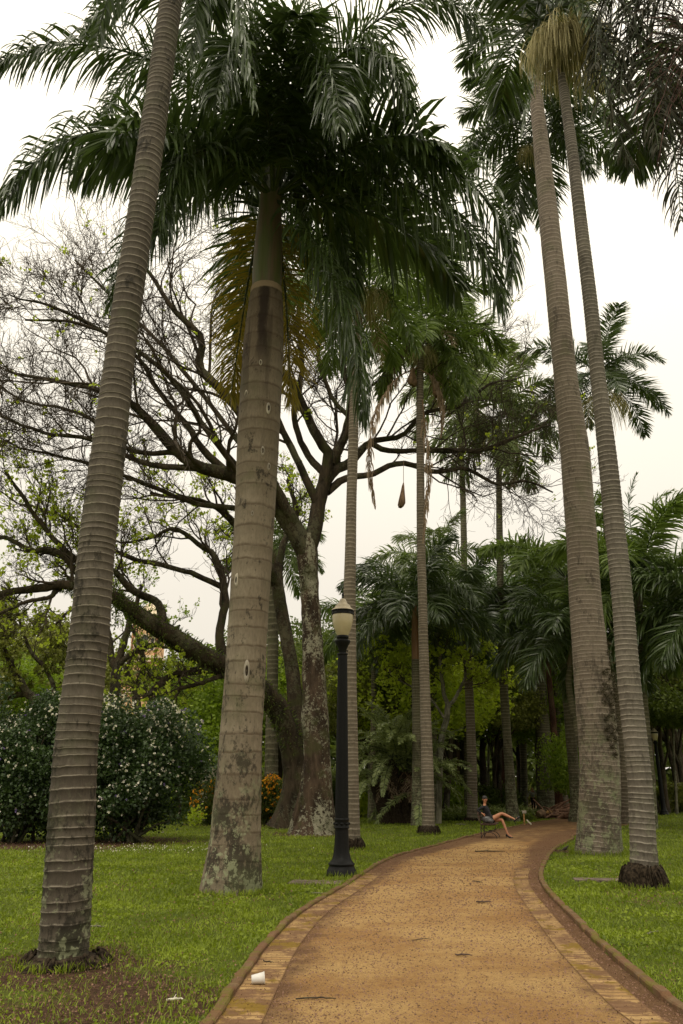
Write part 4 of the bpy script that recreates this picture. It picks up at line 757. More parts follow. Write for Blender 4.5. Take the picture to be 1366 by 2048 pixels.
def treevar(key, mat, rx, rz, z0, n, ls, seed, cs, hgt, bark, ntr=1, lean=.4):
    mb, c = blob_crown(rx, rz, z0, n, ls, seed, cs=cs, ncl=int(26 * rx * rx / cs / cs * .35 + 25)); rng = np.random.default_rng(seed); tb = MB()
    for q in range(ntr):
        a = rng.random() * 6.28; s = np.linspace(0, 1, 9)[:, None]; base = np.array([math.cos(a), math.sin(a), 0]) * (.35 * (ntr > 1)); topp = np.array([math.cos(a) * lean * ntr, math.sin(a) * lean * ntr, z0 * .85]); P = base * (1 - s) + topp * s + rng.normal(0, .08, (9, 3)) * s
        tube(tb, P, np.interp(s[:, 0], [0, .1, 1], [.34, .24, .11]) / (ntr ** .4) * hgt / 12, 9, rad_fn=lambda rr, a, PP: rr * (1 + .1 * np.sin(a * 3)))
        for j in range(9):
            t = c[rng.integers(len(c))]; s0 = P[rng.integers(3, 9)]; u = np.linspace(0, 1, 6)[:, None]; Q = s0 * (1 - u) + t * u + np.array([0, 0, .5]) * np.sin(u * PI) + rng.normal(0, .12, (6, 3)) * np.sin(u * PI)
            twigs(tb, Q[None], np.linspace(.08, .025, 6)[None] * hgt / 12, 5)
    TV.setdefault(key, []).append((mb.mesh('crown', M[mat]), tb.mesh('trunk', M[bark]), hgt))
for sd in (1, 2, 3):
    treevar('dark', 'leaf_dark', 4.6, 4.2, 9.0, 17000, .21, sd, 1.15, 13, 'bark_far', 1 + sd % 2)
    treevar('olive', 'leaf_olive', 4.4, 3.8, 8.6, 17000, .19, sd + 10, 1.0, 12.5, 'bark_far', 1 + sd % 2)
for sd in (1, 2):
    treevar('mid', 'leaf_mid', 4.0, 3.2, 6.4, 18000, .19, sd + 20, 1.15, 10, 'bark_far', 2)
    treevar('lime', 'leaf_lime', 3.6, 2.6, 6.0, 6500, .19, sd + 30, .9, 9, 'bark_far', 2)
    treevar('tall', 'leaf_dark', 3.0, 6.5, 13.0, 13000, .26, sd + 40, 1.3, 20, 'bark_red', 1, .2)
    treevar('low', 'leaf_mid', 2.6, 1.9, 2.5, 11000, .15, sd + 50, .8, 4.6, 'bark_far', 3)
def tree(px, Y, hgt, key, label, group='leafy trees of the park woods', wide=1, nm='leafy_tree'):
    x = at(px, 1500, Y)[0]; rg = random.Random(int(px * 3 + Y)); cr, tk, h0 = rg.choice(TV[key]); s = hgt / h0
    r = empty(nm, (x, Y, 0), label, 'tree', group); az = rg.random() * 6.28
    inst('crown', cr, r, (0, 0, 0), az, (s * wide, s * wide, s)); inst('trunk', tk, r, (0, 0, 0), az, (s * wide, s * wide, s))
TREES = [
 (30, 58, 13, 'olive', 'olive tree with airy foliage at the far left behind the bush', 1.3), (95, 66, 12, 'olive', 'airy olive tree seen just left of the strongly ringed palm', 1.2),
 (-40, 50, 11, 'mid', 'green tree cut by the left frame edge', 1.2), (225, 62, 5.5, 'dark', 'dark round tree below the pale tower', 1.3), (90, 75, 17, 'olive', 'tallest airy olive tree at the left, behind the others', 1.2),
 (445, 52, 10.5, 'mid', 'bright green tree between the two leaning palms at the left', 1.2), (415, 60, 9.0, 'mid', 'green tree right of the pale tower above the flowering bush', 1.1), (450, 64, 11, 'dark', 'dark tree behind the thick smooth palm', 1.1),
 (372, 47, 6.4, 'low', 'light green small tree right of the white-flowered bush', 1.15), (555, 58, 13, 'dark', 'dark tree behind the mossy leaning tree', 1.1), (500, 75, 15, 'olive', 'olive tree far behind the mossy leaning tree', 1.1),
 (690, 50, 9.5, 'olive', 'grey-green tree just behind the lamp post', 1), (640, 70, 15, 'olive', 'olive tree far behind the lichened trunk', 1.1), (755, 58, 11.5, 'mid', 'green tree behind the wide low palm clump', 1.2), (800, 50, 10, 'lime', 'yellow-green tree with thin foliage above the low palm clump', 1.25),
 (870, 52, 11, 'lime', 'yellow-green tree behind the close pair of palms', 1.2), (850, 64, 13, 'mid', 'green tree behind the yellow-green ones', 1.2), (905, 60, 12, 'mid', 'rounded green tree left of the bushy palm behind the bench', 1.1),
 (960, 66, 14, 'olive', 'olive forked tree directly behind the seated woman', 1.1), (1010, 78, 17, 'dark', 'very dark tree deep in the woods right of the seated woman', 1.2), (985, 58, 11, 'olive', 'olive tree between the bushy palm and the lichen-spotted palm', 1), (1030, 70, 14, 'olive', 'olive tree left of the stout mossy palm', 1.1),
 (1140, 62, 12, 'mid', 'green tree just left of the massive right trunk', 1.2), (1110, 84, 18, 'olive', 'tall olive tree far behind the fallen fronds', 1.1), (1156, 52, 5.6, 'low', 'fresh green shrubby tree beside the thin pale palm trunk', .72), (920, 86, 19, 'dark', 'tall dark tree deep in the woods left of the bench palm', 1.1),
 (1230, 70, 14, 'olive', 'olive tree seen between the two right trunks', 1.1), (1310, 60, 12.5, 'olive', 'yellowish olive tree right of the slim ringed palm', 1.2), (1360, 66, 14, 'olive', 'forked olive tree at the right edge beside the distant lamp', 1.2), (1400, 55, 12, 'dark', 'dark tree cut by the right frame edge', 1.1), (1285, 82, 17, 'olive', 'tall olive tree behind the slim ringed palm', 1.1), (1345, 88, 18, 'olive', 'tall olive tree deep behind the distant lamp', 1.1),
 (830, 84, 17, 'olive', 'tall olive tree deep behind the low palm clump', 1.1), (720, 88, 17, 'olive', 'tall olive tree far behind the lamp post', 1.1), (570, 92, 17, 'dark', 'dark tree deepest behind the mossy tree', 1.1), (410, 92, 14, 'dark', 'dark tree deep behind the stone slab', 1.1), (270, 90, 7, 'dark', 'low dark tree at the foot of the pale tower', 1.2), (20, 95, 15, 'dark', 'dark tree deep at the far left', 1.2), (150, 98, 14, 'dark', 'dark tree deep behind the strongly ringed palm', 1.2)]
for px, Y, h, kx, lb, wd_ in TREES: tree(px, Y, h, kx, lb, wide=wd_)
# plain trunks standing in the woods (reddish conifer, pale birch-like ones)
def pole_tree(px0, px1, topy, Y, w_, mat, label, cat='tree', key='tall'):
    b = at(px0, 1600, Y); r = empty('slender_tree', (b[0], Y, 0), label, cat, 'slender trunks in the woods'); t = at(px1, topy, Y); s = np.linspace(0, 1, 14)[:, None]
    rg = np.random.default_rng(int(px0)); P = np.array([0, 0, 0]) * (1 - s) + (t - np.array([b[0], Y, 0])) * s + np.cumsum(rg.normal(0, .03, (14, 3)), 0) * s; mb = MB(); tube(mb, P, np.interp(s[:, 0], [0, .06, 1], [1.25, 1, .55]) * w_ / 2 / F0 * dep(px0, 1600, Y), 12); mb.build('trunk', M[mat], r)
    cr = random.Random(int(px0)).choice(TV['dark' if key == 'tall' else key])[0]; inst('crown', cr, r, (P[-1][0], 0, P[-1][2] - 6.5), rg.random() * 6, (.55, .55, .75))
for q in [(1118, 1090, 1250, 55, 17, 'bark_red', 'straight reddish-brown trunk right behind the stout mossy palm'), (1003, 990, 1250, 60, 22, 'bark_red', 'thick dark reddish trunk just right of the seated woman'), (925, 922, 1200, 64, 14, 'bark_far', 'dark straight trunk left of the bushy palm by the bench'),
          (975, 977, 1330, 70, 6, 'bark_pale', 'thin whitish trunk above the seated woman'), (907, 905, 1330, 62, 8, 'bark_pale', 'thin grey-green trunk right of the stone pedestal'), (1150, 1142, 1250, 66, 20, 'bark_far', 'wide dark trunk at the left side of the massive palm'), (895, 930, 1330, 60, 10, 'bark_far', 'leaning dark trunk near the low palm clump'),
          (1078, 1062, 1300, 78, 9, 'bark_far', 'dark trunk behind the walking person'), (1297, 1284, 1200, 52, 12, 'bark_d', 'dull trunk directly right of the slim ringed palm'), (739, 741, 1330, 50, 8, 'bark_pale', 'thin pale trunk between slim palm and low palm clump'), (757, 750, 1300, 54, 13, 'bark_far', 'grey-brown trunk left of the low palm clump'), (700, 698, 1300, 58, 10, 'bark_far', 'dark trunk hidden partly by the lamp post'),
          (1350, 1345, 1400, 58, 6, 'bark_pale', 'thin straight pale stem at the right edge')]: pole_tree(*q)
# ------------------------------------------------------------------ flowering bushes and shrubs
def bush(nm, label, px, Y, rx, h, n, ls, mat, seed, flowers=None, nf=0, fs=.06, group=None, lo=.25, ry=None, stems=9, cs=.55, cat='shrub', ftop=.35):
    x = at(px, 1600, Y)[0]; r = empty(nm, (x, Y, 0), label, cat, group); rng = np.random.default_rng(seed); ry = ry or rx * .8; ncl = int(90 * rx / 2 + 30)
    c = nrm(rng.normal(size=(ncl, 3))) * rng.uniform(.3, 1, (ncl, 1)) ** .5 * np.array([rx, ry, h * .48]); c[:, 2] += h * .5; sh_ = rng.random(ncl) < .16; c[sh_] += (c[sh_] - [0, 0, h * .35]) * rng.uniform(.08, .28, (sh_.sum(), 1)); c *= 1 + .10 * np.sin(c[:, :1] * 2.1 + seed); i = rng.integers(0, ncl, n)
    d = nrm(rng.normal(size=(n, 3))) * rng.uniform(.2, 1, (n, 1)) ** .5 * cs; P = c[i] + d; P[:, 2] = np.abs(P[:, 2]) + lo * .3; mb = MB(); leaves(mb, P, rng.uniform(.6, 1.2, n) * ls, rng=rng, tint=np.clip(rng.normal(.45, .25, n) + (rng.random(ncl) - .5)[i] * .4, 0, 1)); mb.build('foliage', M[mat], r)
    m_ = stems; a = rng.random(m_) * 6.28; b = np.stack([np.cos(a) * rx * .35, np.sin(a) * ry * .35, a * 0], -1) * rng.random((m_, 1)); t = np.linspace(0, 1, 6)[None, :, None]; e = c[rng.integers(0, ncl, m_)]; mb = MB()
    twigs(mb, b[:, None] * (1 - t) + e[:, None] * t + rng.normal(0, .06, (m_, 6, 3)) * t, np.broadcast_to(np.linspace(.045, .012, 6) * h / 3, (m_, 6)), 5); mb.build('stems', M['bark_far'], r)
    for fm, cnt in (flowers or []):
        d = nrm(rng.normal(size=(cnt, 3))); hot = rng.random(ncl) ** 2.2 * (.25 + c[:, 2] / h) ; j = rng.choice(ncl, cnt, p=hot / hot.sum()); P = c[j] + d * cs * 1.03; keep = (P[:, 2] > h * ftop * rng.random(cnt)) & (((c[j] - [0, 0, h * .5]) / [rx, ry, h * .5] * d).sum(1) > -.1); P = P[keep]; P = P[P[:, 2] > .1]; mb = MB(); k = 4
        PP = np.repeat(P, k, 0); leaves(mb, PP, rng.uniform(.7, 1.2, len(PP)) * fs, rng=rng, up=-.3, asp=.55); tag(mb.build('flowers', M[fm], r), kind='stuff')
    return r
bush('flowering_bush', 'tall dark bush dotted with small white flowers, right of the strongly ringed palm', 268, 27.5, 2.0, 4.4, 30000, .11, 'leaf_bush', 61, [('flower_white', 2600), ('flower_violet', 200)], fs=.062, group='white-flowered bushes on the lawn', stems=16, ftop=.8)
bush('flowering_bush', 'tall dark bush dotted with small white flowers, cut by the left frame edge', 45, 27.5, 2.0, 4.4, 32000, .11, 'leaf_bush', 62, [('flower_white', 2000), ('flower_violet', 90)], fs=.062, group='white-flowered bushes on the lawn', stems=16, ftop=.8)
bush('flowering_bush', 'lower dark white-flowered bush peeking from behind the strongly ringed palm', 155, 29.5, 1.8, 3.7, 20000, .11, 'leaf_bush', 63, [('flower_white', 900)], fs=.055, group='white-flowered bushes on the lawn')
for px, lb in ((420, 'orange-flowered shrub left of the thick smooth palm'), (462, 'orange-flowered shrub mostly hidden behind the thick smooth palm'), (532, 'orange-flowered shrub right of the thick smooth palm'), (566, 'orange-flowered shrub against the mossy leaning trunk'), (600, 'orange-flowered shrub showing between the two old trunks')):
    bush('orange_flower_shrub', lb, px, 40, .85, 2.1, 6500, .09, 'leaf_dark', px, [('flower_orange', 800)], fs=.09, group='orange-flowered shrubs in a row', ry=.6, cs=.3, ftop=1.5)
bush('low_shrub', 'small yellow-green seedling shrub beside the stone slab', 394, 37, .3, .8, 260, .12, 'leaf_lime', 71, stems=5, cs=.16)
bush('low_shrub', 'bright yellow-green shrub just right of the slim palm by the lamp', 722, 52, .55, 1.3, 700, .18, 'leaf_lime', 72, stems=5, cs=.25)
UND = [(650, 62, 2.0, 2.0, 'leaf_dark', 'low dark shrub left of the lamp post base'), (700, 70, 2.4, 2.6, 'leaf_dark', 'dark shrub behind the lamp post'), (760, 66, 2.2, 2.0, 'leaf_dark', 'dark shrub left of the wide low palm clump'), (830, 66, 2.2, 2.2, 'leaf_dark', 'dark shrub behind the close pair of palms'), (880, 60, 2.0, 1.5, 'leaf_dark', 'low dark shrub left of the stone pedestal'), (905, 56, 1.8, 1.5, 'leaf_mid', 'green fern shrub left of the bench'),
       (965, 58, 2.0, 1.7, 'leaf_dark', 'dark shrub behind the seated woman'), (1000, 60, 1.6, 1.5, 'leaf_dark', 'dark shrub right of the seated woman'), (1030, 84, 2.2, 2.0, 'leaf_olive', 'olive shrub left of the walking person'), (1150, 60, 1.4, 2.8, 'leaf_mid', 'leafy green shrub beside the massive trunk'), (1112, 66, 1.3, 1.5, 'leaf_dark', 'dark shrub behind the stout mossy palm'), (1210, 62, 2.2, 2.4, 'leaf_dark', 'dark shrub showing between the right trunks'),
       (1330, 70, 2.6, 1.5, 'leaf_mid', 'low green shrub under the distant lamp'), (1365, 62, 2.2, 1.7, 'leaf_olive', 'olive shrub at the right frame edge'), (440, 58, 2.4, 2.2, 'leaf_dark', 'dark shrub behind the stone slab'), (510, 60, 2.2, 2.4, 'leaf_dark', 'dark shrub behind the thick smooth palm'), (345, 60, 2.2, 1.6, 'leaf_mid', 'green shrub right of the flowering bush'), (590, 64, 2.2, 2.6, 'leaf_dark', 'dark shrub behind the two old trunks'), (60, 60, 3.4, 3, 'leaf_dark', 'dark shrub behind the left flowering bush'), (200, 60, 3.4, 3, 'leaf_dark', 'dark shrub behind the middle flowering bush')]
for px, Y, rx, h, mt, lb in UND: bush('undergrowth_shrub', lb, px, Y, rx, h, 4500, .2, mt, px + 1, group='undergrowth along the woods', stems=6, cs=.5)
def strap(label, px, Y, n, l, seed, mat='cycad', w=.07):
    x = at(px, 1600, Y)[0]; mb = MB(); rng = np.random.default_rng(seed); c = rng.normal(0, .35, (n, 3)) * [1, .6, 0]; a = rng.random(n) * 6.28
    strips(mb, c, np.stack([np.cos(a), np.sin(a), rng.uniform(.6, 2, n)], -1), nrm(np.stack([-np.sin(a), np.cos(a), a * 0], -1)), rng.uniform(.7, 1.1, n) * l, np.full(n, w), .35, 5, 0, None, rng, .2)
    tag(mb.build('strap_leaf_plant', M[mat], None, (x, Y, 0)), label, 'plant', 'pale strap-leaved plants')
for q, (px, Y, lb) in enumerate([(925, 50, 'pale strap-leaved plant left of the palm behind the bench'), (955, 49, 'pale strap-leaved plant behind the bench back'), (985, 49, 'pale strap-leaved plant right behind the woman\'s head'), (1002, 48.5, 'pale strap-leaved plant above the woman\'s knees'), (905, 51, 'pale strap-leaved plant furthest left in the bed'), (1042, 52, 'pale strap-leaved plant behind the small post')]): strap(lb, px, Y, 55, 1.25, 80 + q, w=.09)
# low bed of ground cover with small pale flowers
mb = MB(); n = 9000; rng = np.random.default_rng(91); x = rng.uniform(at(860, 1600, 48)[0], at(1045, 1600, 48)[0], n); y = rng.uniform(45.5, 49, n); leaves(mb, np.stack([x, y, rng.uniform(.02, .3, n)], -1), .14, rng=rng, up=-.5); tag(mb.build('ground_cover', M['leaf_dark']), kind='stuff')
mb = MB(); n = 30000; x = rng.uniform(-75, 75, n); x = np.where(rng.random(n) < .5, rng.uniform(-45, 60, n), x); y = rng.uniform(112, 124, n); z = rng.random(n) ** .9 * (13 + 3 * np.sin(x * .21) + 2 * np.sin(x * .53)) * np.where((x < -22) & (x > -36), .62, 1); leaves(mb, np.stack([x, y, z], -1), rng.uniform(.7, 1.3, n), rng=rng, tint=rng.random(n) * .7); tag(mb.build('far_woods', M['leaf_dark']), kind='stuff')
# ------------------------------------------------------------------ grass, litter
def scatter(n, ymin, ymax, rng, xr=.62, pw=1.0):
    u = rng.random(n); y = ymin * (ymax / ymin) ** (u ** pw); x = (rng.random(n) * 2 - 1) * y * xr; return x, y
rng = np.random.default_rng(101); n = 330000; x, y = scatter(n, 5.6, 62, rng, .55)
off = .05; pp = np.vstack([LG - np.array([off, 0, 0]), RG[::-1] + np.array([off, 0, 0])]); keep = ~inpoly(x, y, pp); so_v = soil(x, y); nzp = .5 + .5 * np.sin(x * 1.9 + 1.3 * np.sin(y * 1.1)) * np.cos(y * 1.4 + np.sin(x * .8)); nz2 = .5 + .5 * np.sin(x * 5.3 + 2 * np.sin(y * 3.7)) * np.sin(y * 4.9 + x)
keep &= rng.random(n) > np.clip(so_v * 1.25 - .15, 0, .96); keep &= rng.random(n) < .30 + .4 * nzp + .45 * nz2
x, y, nzp = x[keep], y[keep], nzp[keep]; n = len(x); h = rng.uniform(.025, .065, n) * (.75 + .6 * nzp) * np.clip((y / 8) ** .35, .9, 1.5); W_ = rng.uniform(.005, .009, n) * np.clip((y / 7) ** .75, 1, 4.5)
mb = MB(); a = rng.random(n) * 6.28; tl = rng.uniform(.2, 1.3, n)
strips(mb, np.stack([x, y, x * 0], -1), np.stack([np.cos(a) * tl, np.sin(a) * tl, x * 0 + 1], -1), nrm(np.stack([-np.sin(a), np.cos(a), a * 0], -1)), h, W_, .5, 2, 0, np.clip(rng.normal(.40, .26, n) + (nzp - .5) * .55 + (np.sin(x * 9 + 3 * np.sin(y * 2.2)) * np.sin(y * 7.3)) * .16, 0, 1), rng, .4, prof=[.8, 1, .1])
tag(mb.build('grass', M['grass']), kind='stuff')
# broad clover-like leaves low in the turf
n = 60000; x, y = scatter(n, 5.6, 22, rng, .55); keep = ~inpoly(x, y, pp) & (rng.random(n) < .25 + .75 * (np.sin(x * 2.3) * np.sin(y * 1.7 + x) > .1)) & (rng.random(n) > soil(x, y) * 1.1); x, y = x[keep], y[keep]; mb = MB(); leaves(mb, np.stack([x, y, rng.uniform(.008, .035, len(x))], -1), rng.uniform(.02, .042, len(x)) * np.clip(y / 8, 1, 2), rng=rng, up=0, asp=.42, dirs=nrm(np.stack([rng.normal(size=len(x)), rng.normal(size=len(x)), rng.uniform(-.1, .5, len(x))], -1))); tag(mb.build('clover', M['grass']), kind='stuff')
# fallen leaves and petals
n = 90000; x, y = scatter(n, 5.6, 40, rng, .55); sv = soil(x, y); onp = inpoly(x, y, PATHPOLY); ed = np.minimum(edge_dist(x, y, LG), edge_dist(x, y, RG))
keep = np.where(onp, rng.random(n) < np.clip(.95 - ed * .8, .06, 1) * .6, rng.random(n) < .07 + .75 * np.clip(sv - .1, 0, 1)); x, y, onp = x[keep], y[keep], onp[keep]; n = len(x)
mb = MB(); sz = rng.uniform(.008, .024, n) * np.clip(y / 9, 1, 1.8); leaves(mb, np.stack([x, y, np.where(onp, .015, rng.uniform(.006, .05, n))], -1), np.where(onp, sz * .7, sz), rng=rng, dirs=nrm(np.stack([rng.normal(size=n), rng.normal(size=n), rng.normal(size=n) * .3], -1)), tint=rng.random(n) ** .8); tag(mb.build('leaf_litter', M['leaf_dry']), kind='stuff')
n = 260; a = rng.normal(size=(n, 2)); g_ = gnd(270, 1695); x = g_[0] + a[:, 0] * 1.6; y = g_[1] - .6 + a[:, 1] * .8; mb = MB(); leaves(mb, np.stack([x, y, x * 0 + .03], -1), .045, rng=rng); tag(mb.build('fallen_petals', M['flower_white']), kind='stuff')
# grit on the path: small stones
n = 60000; x, y = scatter(n, 5.6, 26, rng, .5); keep = inpoly(x, y, PATHPOLY); x, y = x[keep], y[keep]; n = len(x); P = np.stack([x, y, x * 0 + .004], -1); s = (rng.uniform(.003, .010, n) * np.clip(y / 8, 1, 2))[:, None, None]
oc_ = np.array([[1, 0, 0], [0, 1, 0], [-1, 0, 0], [0, -1, 0], [0, 0, .8]]) ; V = P[:, None] + oc_[None] * s * rng.uniform(.6, 1.4, (n, 5, 1)); i = np.arange(n)[:, None] * 5; mb = MB(); mb.add(V.reshape(-1, 3), np.concatenate([i + np.array([[a, (a + 1) % 4, 4]]) for a in range(4)]), 0, np.repeat(rng.random(n), 5), None, False); tag(mb.build('grit', M['leaf_dry']), kind='stuff')

# longer tufts where the mower does not reach: round trunks and the lamp base
mb = MB(); rng = np.random.default_rng(131)
for px, py, r0, m_, hh in [(128, 1930, .36, 420, .12), (460, 1784, .56, 900, .14), (1200, 1708, .62, 900, .16), (1288, 1775, .46, 500, .14), (706, 1699, .36, 350, .14), (857, 1669, .44, 300, .16), (683, 1752, .33, 300, .14), (632, 1767, .55, 260, .09), (1204, 1762, .58, 260, .09), (627, 1665, 1.1, 700, .16), (580, 1648, .9, 500, .16)]:
    q = gnd(px, py); a = rng.random(m_) * 6.28; r = r0 * rng.uniform(.95, 1.3, m_); P = np.stack([q[0] + np.cos(a) * r, q[1] + np.sin(a) * r, a * 0], -1)
    strips(mb, P, np.stack([rng.normal(0, .35, m_), rng.normal(0, .35, m_), a * 0 + 1], -1), nrm(rng.normal(size=(m_, 3)) * [1, 1, 0]), rng.uniform(.4, 1, m_) * hh, np.full(m_, .010), .4, 3, 0, rng.random(m_), rng, .3)
tag(mb.build('grass_tufts', M['grass']), kind='stuff')
# ------------------------------------------------------------------ street lamp
def flutes(n, k, lo, hi, prof): return np.where((prof[:, 1] > lo) & (prof[:, 1] < hi), .07, 0)
def lamp(label, g, group=None):
    r = empty('street_lamp', g, label, 'street lamp', group)
    pf = np.array([(0, 0), (.31, 0), (.31, .05), (.29, .07), (.29, .10), (.265, .13), (.25, .17), (.245, .19), (.26, .205), (.26, .225), (.235, .24), (.19, .30), (.165, .38), (.15, .48), (.14, .62), (.135, .78), (.13, .86)]); mb = MB(); lathe(mb, pf, k=32, flute=flutes(0, 32, .27, .84, pf)); mb.build('base', M['iron'], r)
    pf = np.array([(.13, .855), (.15, .86), (.152, .88), (.14, .90), (.14, 1.0), (.15, 1.02), (.15, 1.04), (.137, 1.05), (.137, 1.055)]); mb = MB(); lathe(mb, pf, k=32)
    for q in range(8):
        a = q * PI / 4; lathe(mb, [(0, -.03), (.028, -.02), (.034, 0), (.028, .02), (0, .03)], (math.cos(a) * .138, math.sin(a) * .138, .95), 8)
    mb.build('collar', M['iron'], r)
    z = np.linspace(1.055, 4.28, 12); pf = np.stack([np.linspace(.135, .10, 12), z], -1); mb = MB(); lathe(mb, pf, k=40, flute=np.full(12, .09)); lathe(mb, [(.10, 4.28), (.112, 4.29), (.112, 4.32), (.08, 4.33), (.08, 4.335)], k=24); mb.build('pole', M['iron'], r)
    mb = MB(); lathe(mb, [(.075, 4.33), (.085, 4.40), (.12, 4.48), (.165, 4.56), (.17, 4.585), (.15, 4.60), (.11, 4.61), (.11, 4.63), (.13, 4.64), (.13, 4.68), (.12, 4.70), (.0, 4.70)], k=28)
    for s in (-1, 1): lathe(mb, [(0, -.02), (.03, 0), (0, .02)], (s * .1, -.03, 4.37), 8)
    mb.build('capital', M['iron'], r)
    mb = MB(); s = np.linspace(0, 1, 14); lathe(mb, np.stack([np.interp(s, [0, .1, .3, .6, .85, 1], [.115, .135, .175, .213, .226, .224]), 4.695 + s * .455], -1), k=32); mb.build('globe', M['opal'], r)
    mb = MB(); lathe(mb, [(.226, 5.145), (.24, 5.15), (.24, 5.17), (.232, 5.172), (.232, 5.225), (.24, 5.228), (.24, 5.245), (.222, 5.25)], k=32)
    for q in range(12): a = q * PI / 6; box(mb, (math.cos(a) * .234, math.sin(a) * .234, 5.198), (.012, .02, .06), a)
    mb.build('band', M['iron'], r)
    mb = MB(); lathe(mb, [(.245, 5.243), (.24, 5.26), (.20, 5.29), (.17, 5.31), (.165, 5.34), (.14, 5.37), (.10, 5.40), (.085, 5.44), (.06, 5.49), (.03, 5.51), (0, 5.512)], k=32); cpo = mb.build('cap', M['cap'], r)
    mb = MB(); lathe(mb, [(.018, 5.505), (.022, 5.53), (.012, 5.55), (.028, 5.58), (.02, 5.61), (.006, 5.66), (0, 5.665)], k=12); mb.build('finial', M['iron'], cpo)
    return r
lamp('tall fluted black lamp post with cream acorn globe, at the left kerb of the path', gnd(683, 1752) * np.array([1, 1, 0])).rotation_euler = (0, math.radians(.3), 0)
lg = at(1325, 1600, 56); lg[2] = 0; lamp('small distant black lamp post with white globe, at the far right in the woods', lg)
# floodlight mast peeking out beside the crown on the right
g = at(1206, 1500, 47); g[2] = 0; fr_ = empty('light_mast', g, 'thin mast with two flat oval lamps beside the slim ringed palm against the sky', 'light mast')
zt = at(1206, 775, 47)[2]; mb = MB(); tube(mb, np.array([[0, 0, 0], [0, 0, zt]]), [.12, .07], 10); mb.build('pole', M['iron'], fr_)
for dz, dx in ((-.1, .32), (.5, -.05)):
    mb = MB(); s = np.linspace(0, 1, 6)[:, None]; tube(mb, np.array([0, 0, zt + dz - .1]) * (1 - s) + np.array([dx, -.1, zt + dz]) * s, .03, 6); s = np.linspace(0, 1, 9); tube(mb, np.stack([dx + s * .55, s * 0 - .1, zt + dz + s * .06], -1), np.interp(s, [0, .15, .5, .85, 1], [.02, .12, .16, .12, .02]), 10); mb.build('lamp_head', M['concrete'], fr_)
# ------------------------------------------------------------------ bench, woman, bag
B0 = gnd(981, 1675.5); B0[2] = 0.0; by = B0[1]
fx = np.array([.965, -.262, 0]); lx = np.array([.262, .965, 0]); up = np.array([0, 0, 1.])     # facing, along the bench, up
BR = empty('park_bench', B0, 'wooden-slatted bench with curled iron frame at the path edge, the woman sits on it', 'bench')
ps = np.linspace(-1, 1, 9)
def L3(f, l, z): return fx * f + lx * l + up * z
for li, l in ((0, -.52), (1, .52)):
    mb = MB()
    for a, b in ((-.26, .24),):
        def arcp(f0, f1, sgn, n=12):
            t = np.linspace(0, 1, n); return np.array([L3(f0 + (f1 - f0) * (.5 - .5 * math.cos(PI * u)) * 1.0, l, .44 * (1 - u)) for u in t])
        t = np.linspace(0, PI, 14)
        tube(mb, np.array([L3(-.26, l, .0), L3(-.255, l, .25), L3(-.25, l, .44), L3(-.30, l, .68), L3(-.34, l, .86)]), .017, 8)            # back leg and back stay
        tube(mb, np.array([L3(-.25, l, .435), L3(0, l, .43), L3(.26, l, .44)]), .016, 8)
        tube(mb, np.array([L3(-.0 + .25 * math.cos(PI - q / 13 * PI * .5), l, .40 - .19 * math.sin(q / 13 * PI * .5) * 1.0) for q in range(14)]), .013, 6)
        tube(mb, np.array([L3(.25 * math.cos(q / 13 * PI * .5), l, .40 - .19 * math.sin(q / 13 * PI * .5)) for q in range(14)]), .013, 6)
        tube(mb, np.array([L3(-.0 - .25 * math.cos(q / 13 * PI * .5), l, .20 * math.sin(q / 13 * PI * .5)) for q in range(14)]), .015, 6)
        tube(mb, np.array([L3(.27 * math.cos(q / 13 * PI * .5), l, .20 * math.sin(q / 13 * PI * .5)) for q in range(14)]), .015, 6)
        lathe(mb, [(0, -.03), (.04, 0), (0, .03)], L3(0, l, .205), 8)
    mb.build('leg_frame', M['rust'], BR)
for q in range(5):
    mb = MB(); box(mb, L3(-.21 + q * .105, 0, .462), (.088, 1.2, .028), math.atan2(fx[1], fx[0])); mb.build('seat_slat', M['wood'], BR)
for q in range(3):
    z = .60 + q * .10; mb = MB(); box(mb, L3(-.262 - (z - .44) * .2, 0, z), (.026, 1.2, .07), math.atan2(fx[1], fx[0])); mb.build('back_slat', M['wood'], BR)
def skin(name, pts, edges, mat, parent, root=0, sub=2, smooth=True):
    me = bpy.data.meshes.new(name); me.from_pydata([tuple(float(v) for v in p[0]) for p in pts], edges, []); o = bpy.data.objects.new(name, me); C.objects.link(o); o.parent = parent
    m = o.modifiers.new('s', 'SKIN'); m.use_smooth_shade = True; sv = me.skin_vertices
    if not len(sv): me.skin_vertices.data if 0 else None
    lay = me.skin_vertices[0].data if len(me.skin_vertices) else None
    if lay is None:
        bpy.context.view_layer.objects.active = o; o.select_set(True); bpy.ops.mesh.customdata_skin_add(); o.select_set(False); lay = me.skin_vertices[0].data
    for i, p in enumerate(pts):
        r = p[1]; lay[i].radius = r if hasattr(r, '__len__') else (r, r); lay[i].use_root = i == root
    s = o.modifiers.new('u', 'SUBSURF'); s.levels = sub; s.render_levels = sub; me.materials.append(mat); return o
M['skin'] = plain('skin', (.42, .19, .10), .5, .35, 6, .12); M['hair'] = plain('black_hair', (.012, .009, .008), .4, .4, 30, .3); M['dress'] = plain('black_dress', (.010, .010, .011), .7, .3, 20, .3); M['shoe'] = plain('black_shoe', (.008, .008, .008), .25, .5, 20, .2)
M['bag'] = plain('shiny_grey_bag', (.07, .068, .065), .3, .5, 9, .7); M['lip'] = plain('lips', (.35, .05, .05), .5, .3, 9, .1); M['nail'] = plain('red_nails', (.45, .02, .02), .3, .5, 9, .1)
W0 = B0.copy(); WR = empty('person', W0, 'woman in short black long-sleeved dress and high heels sitting cross-legged on the bench', 'person')
def w(px, py, Y): return at(px, py, Y) - W0
l0 = -.06
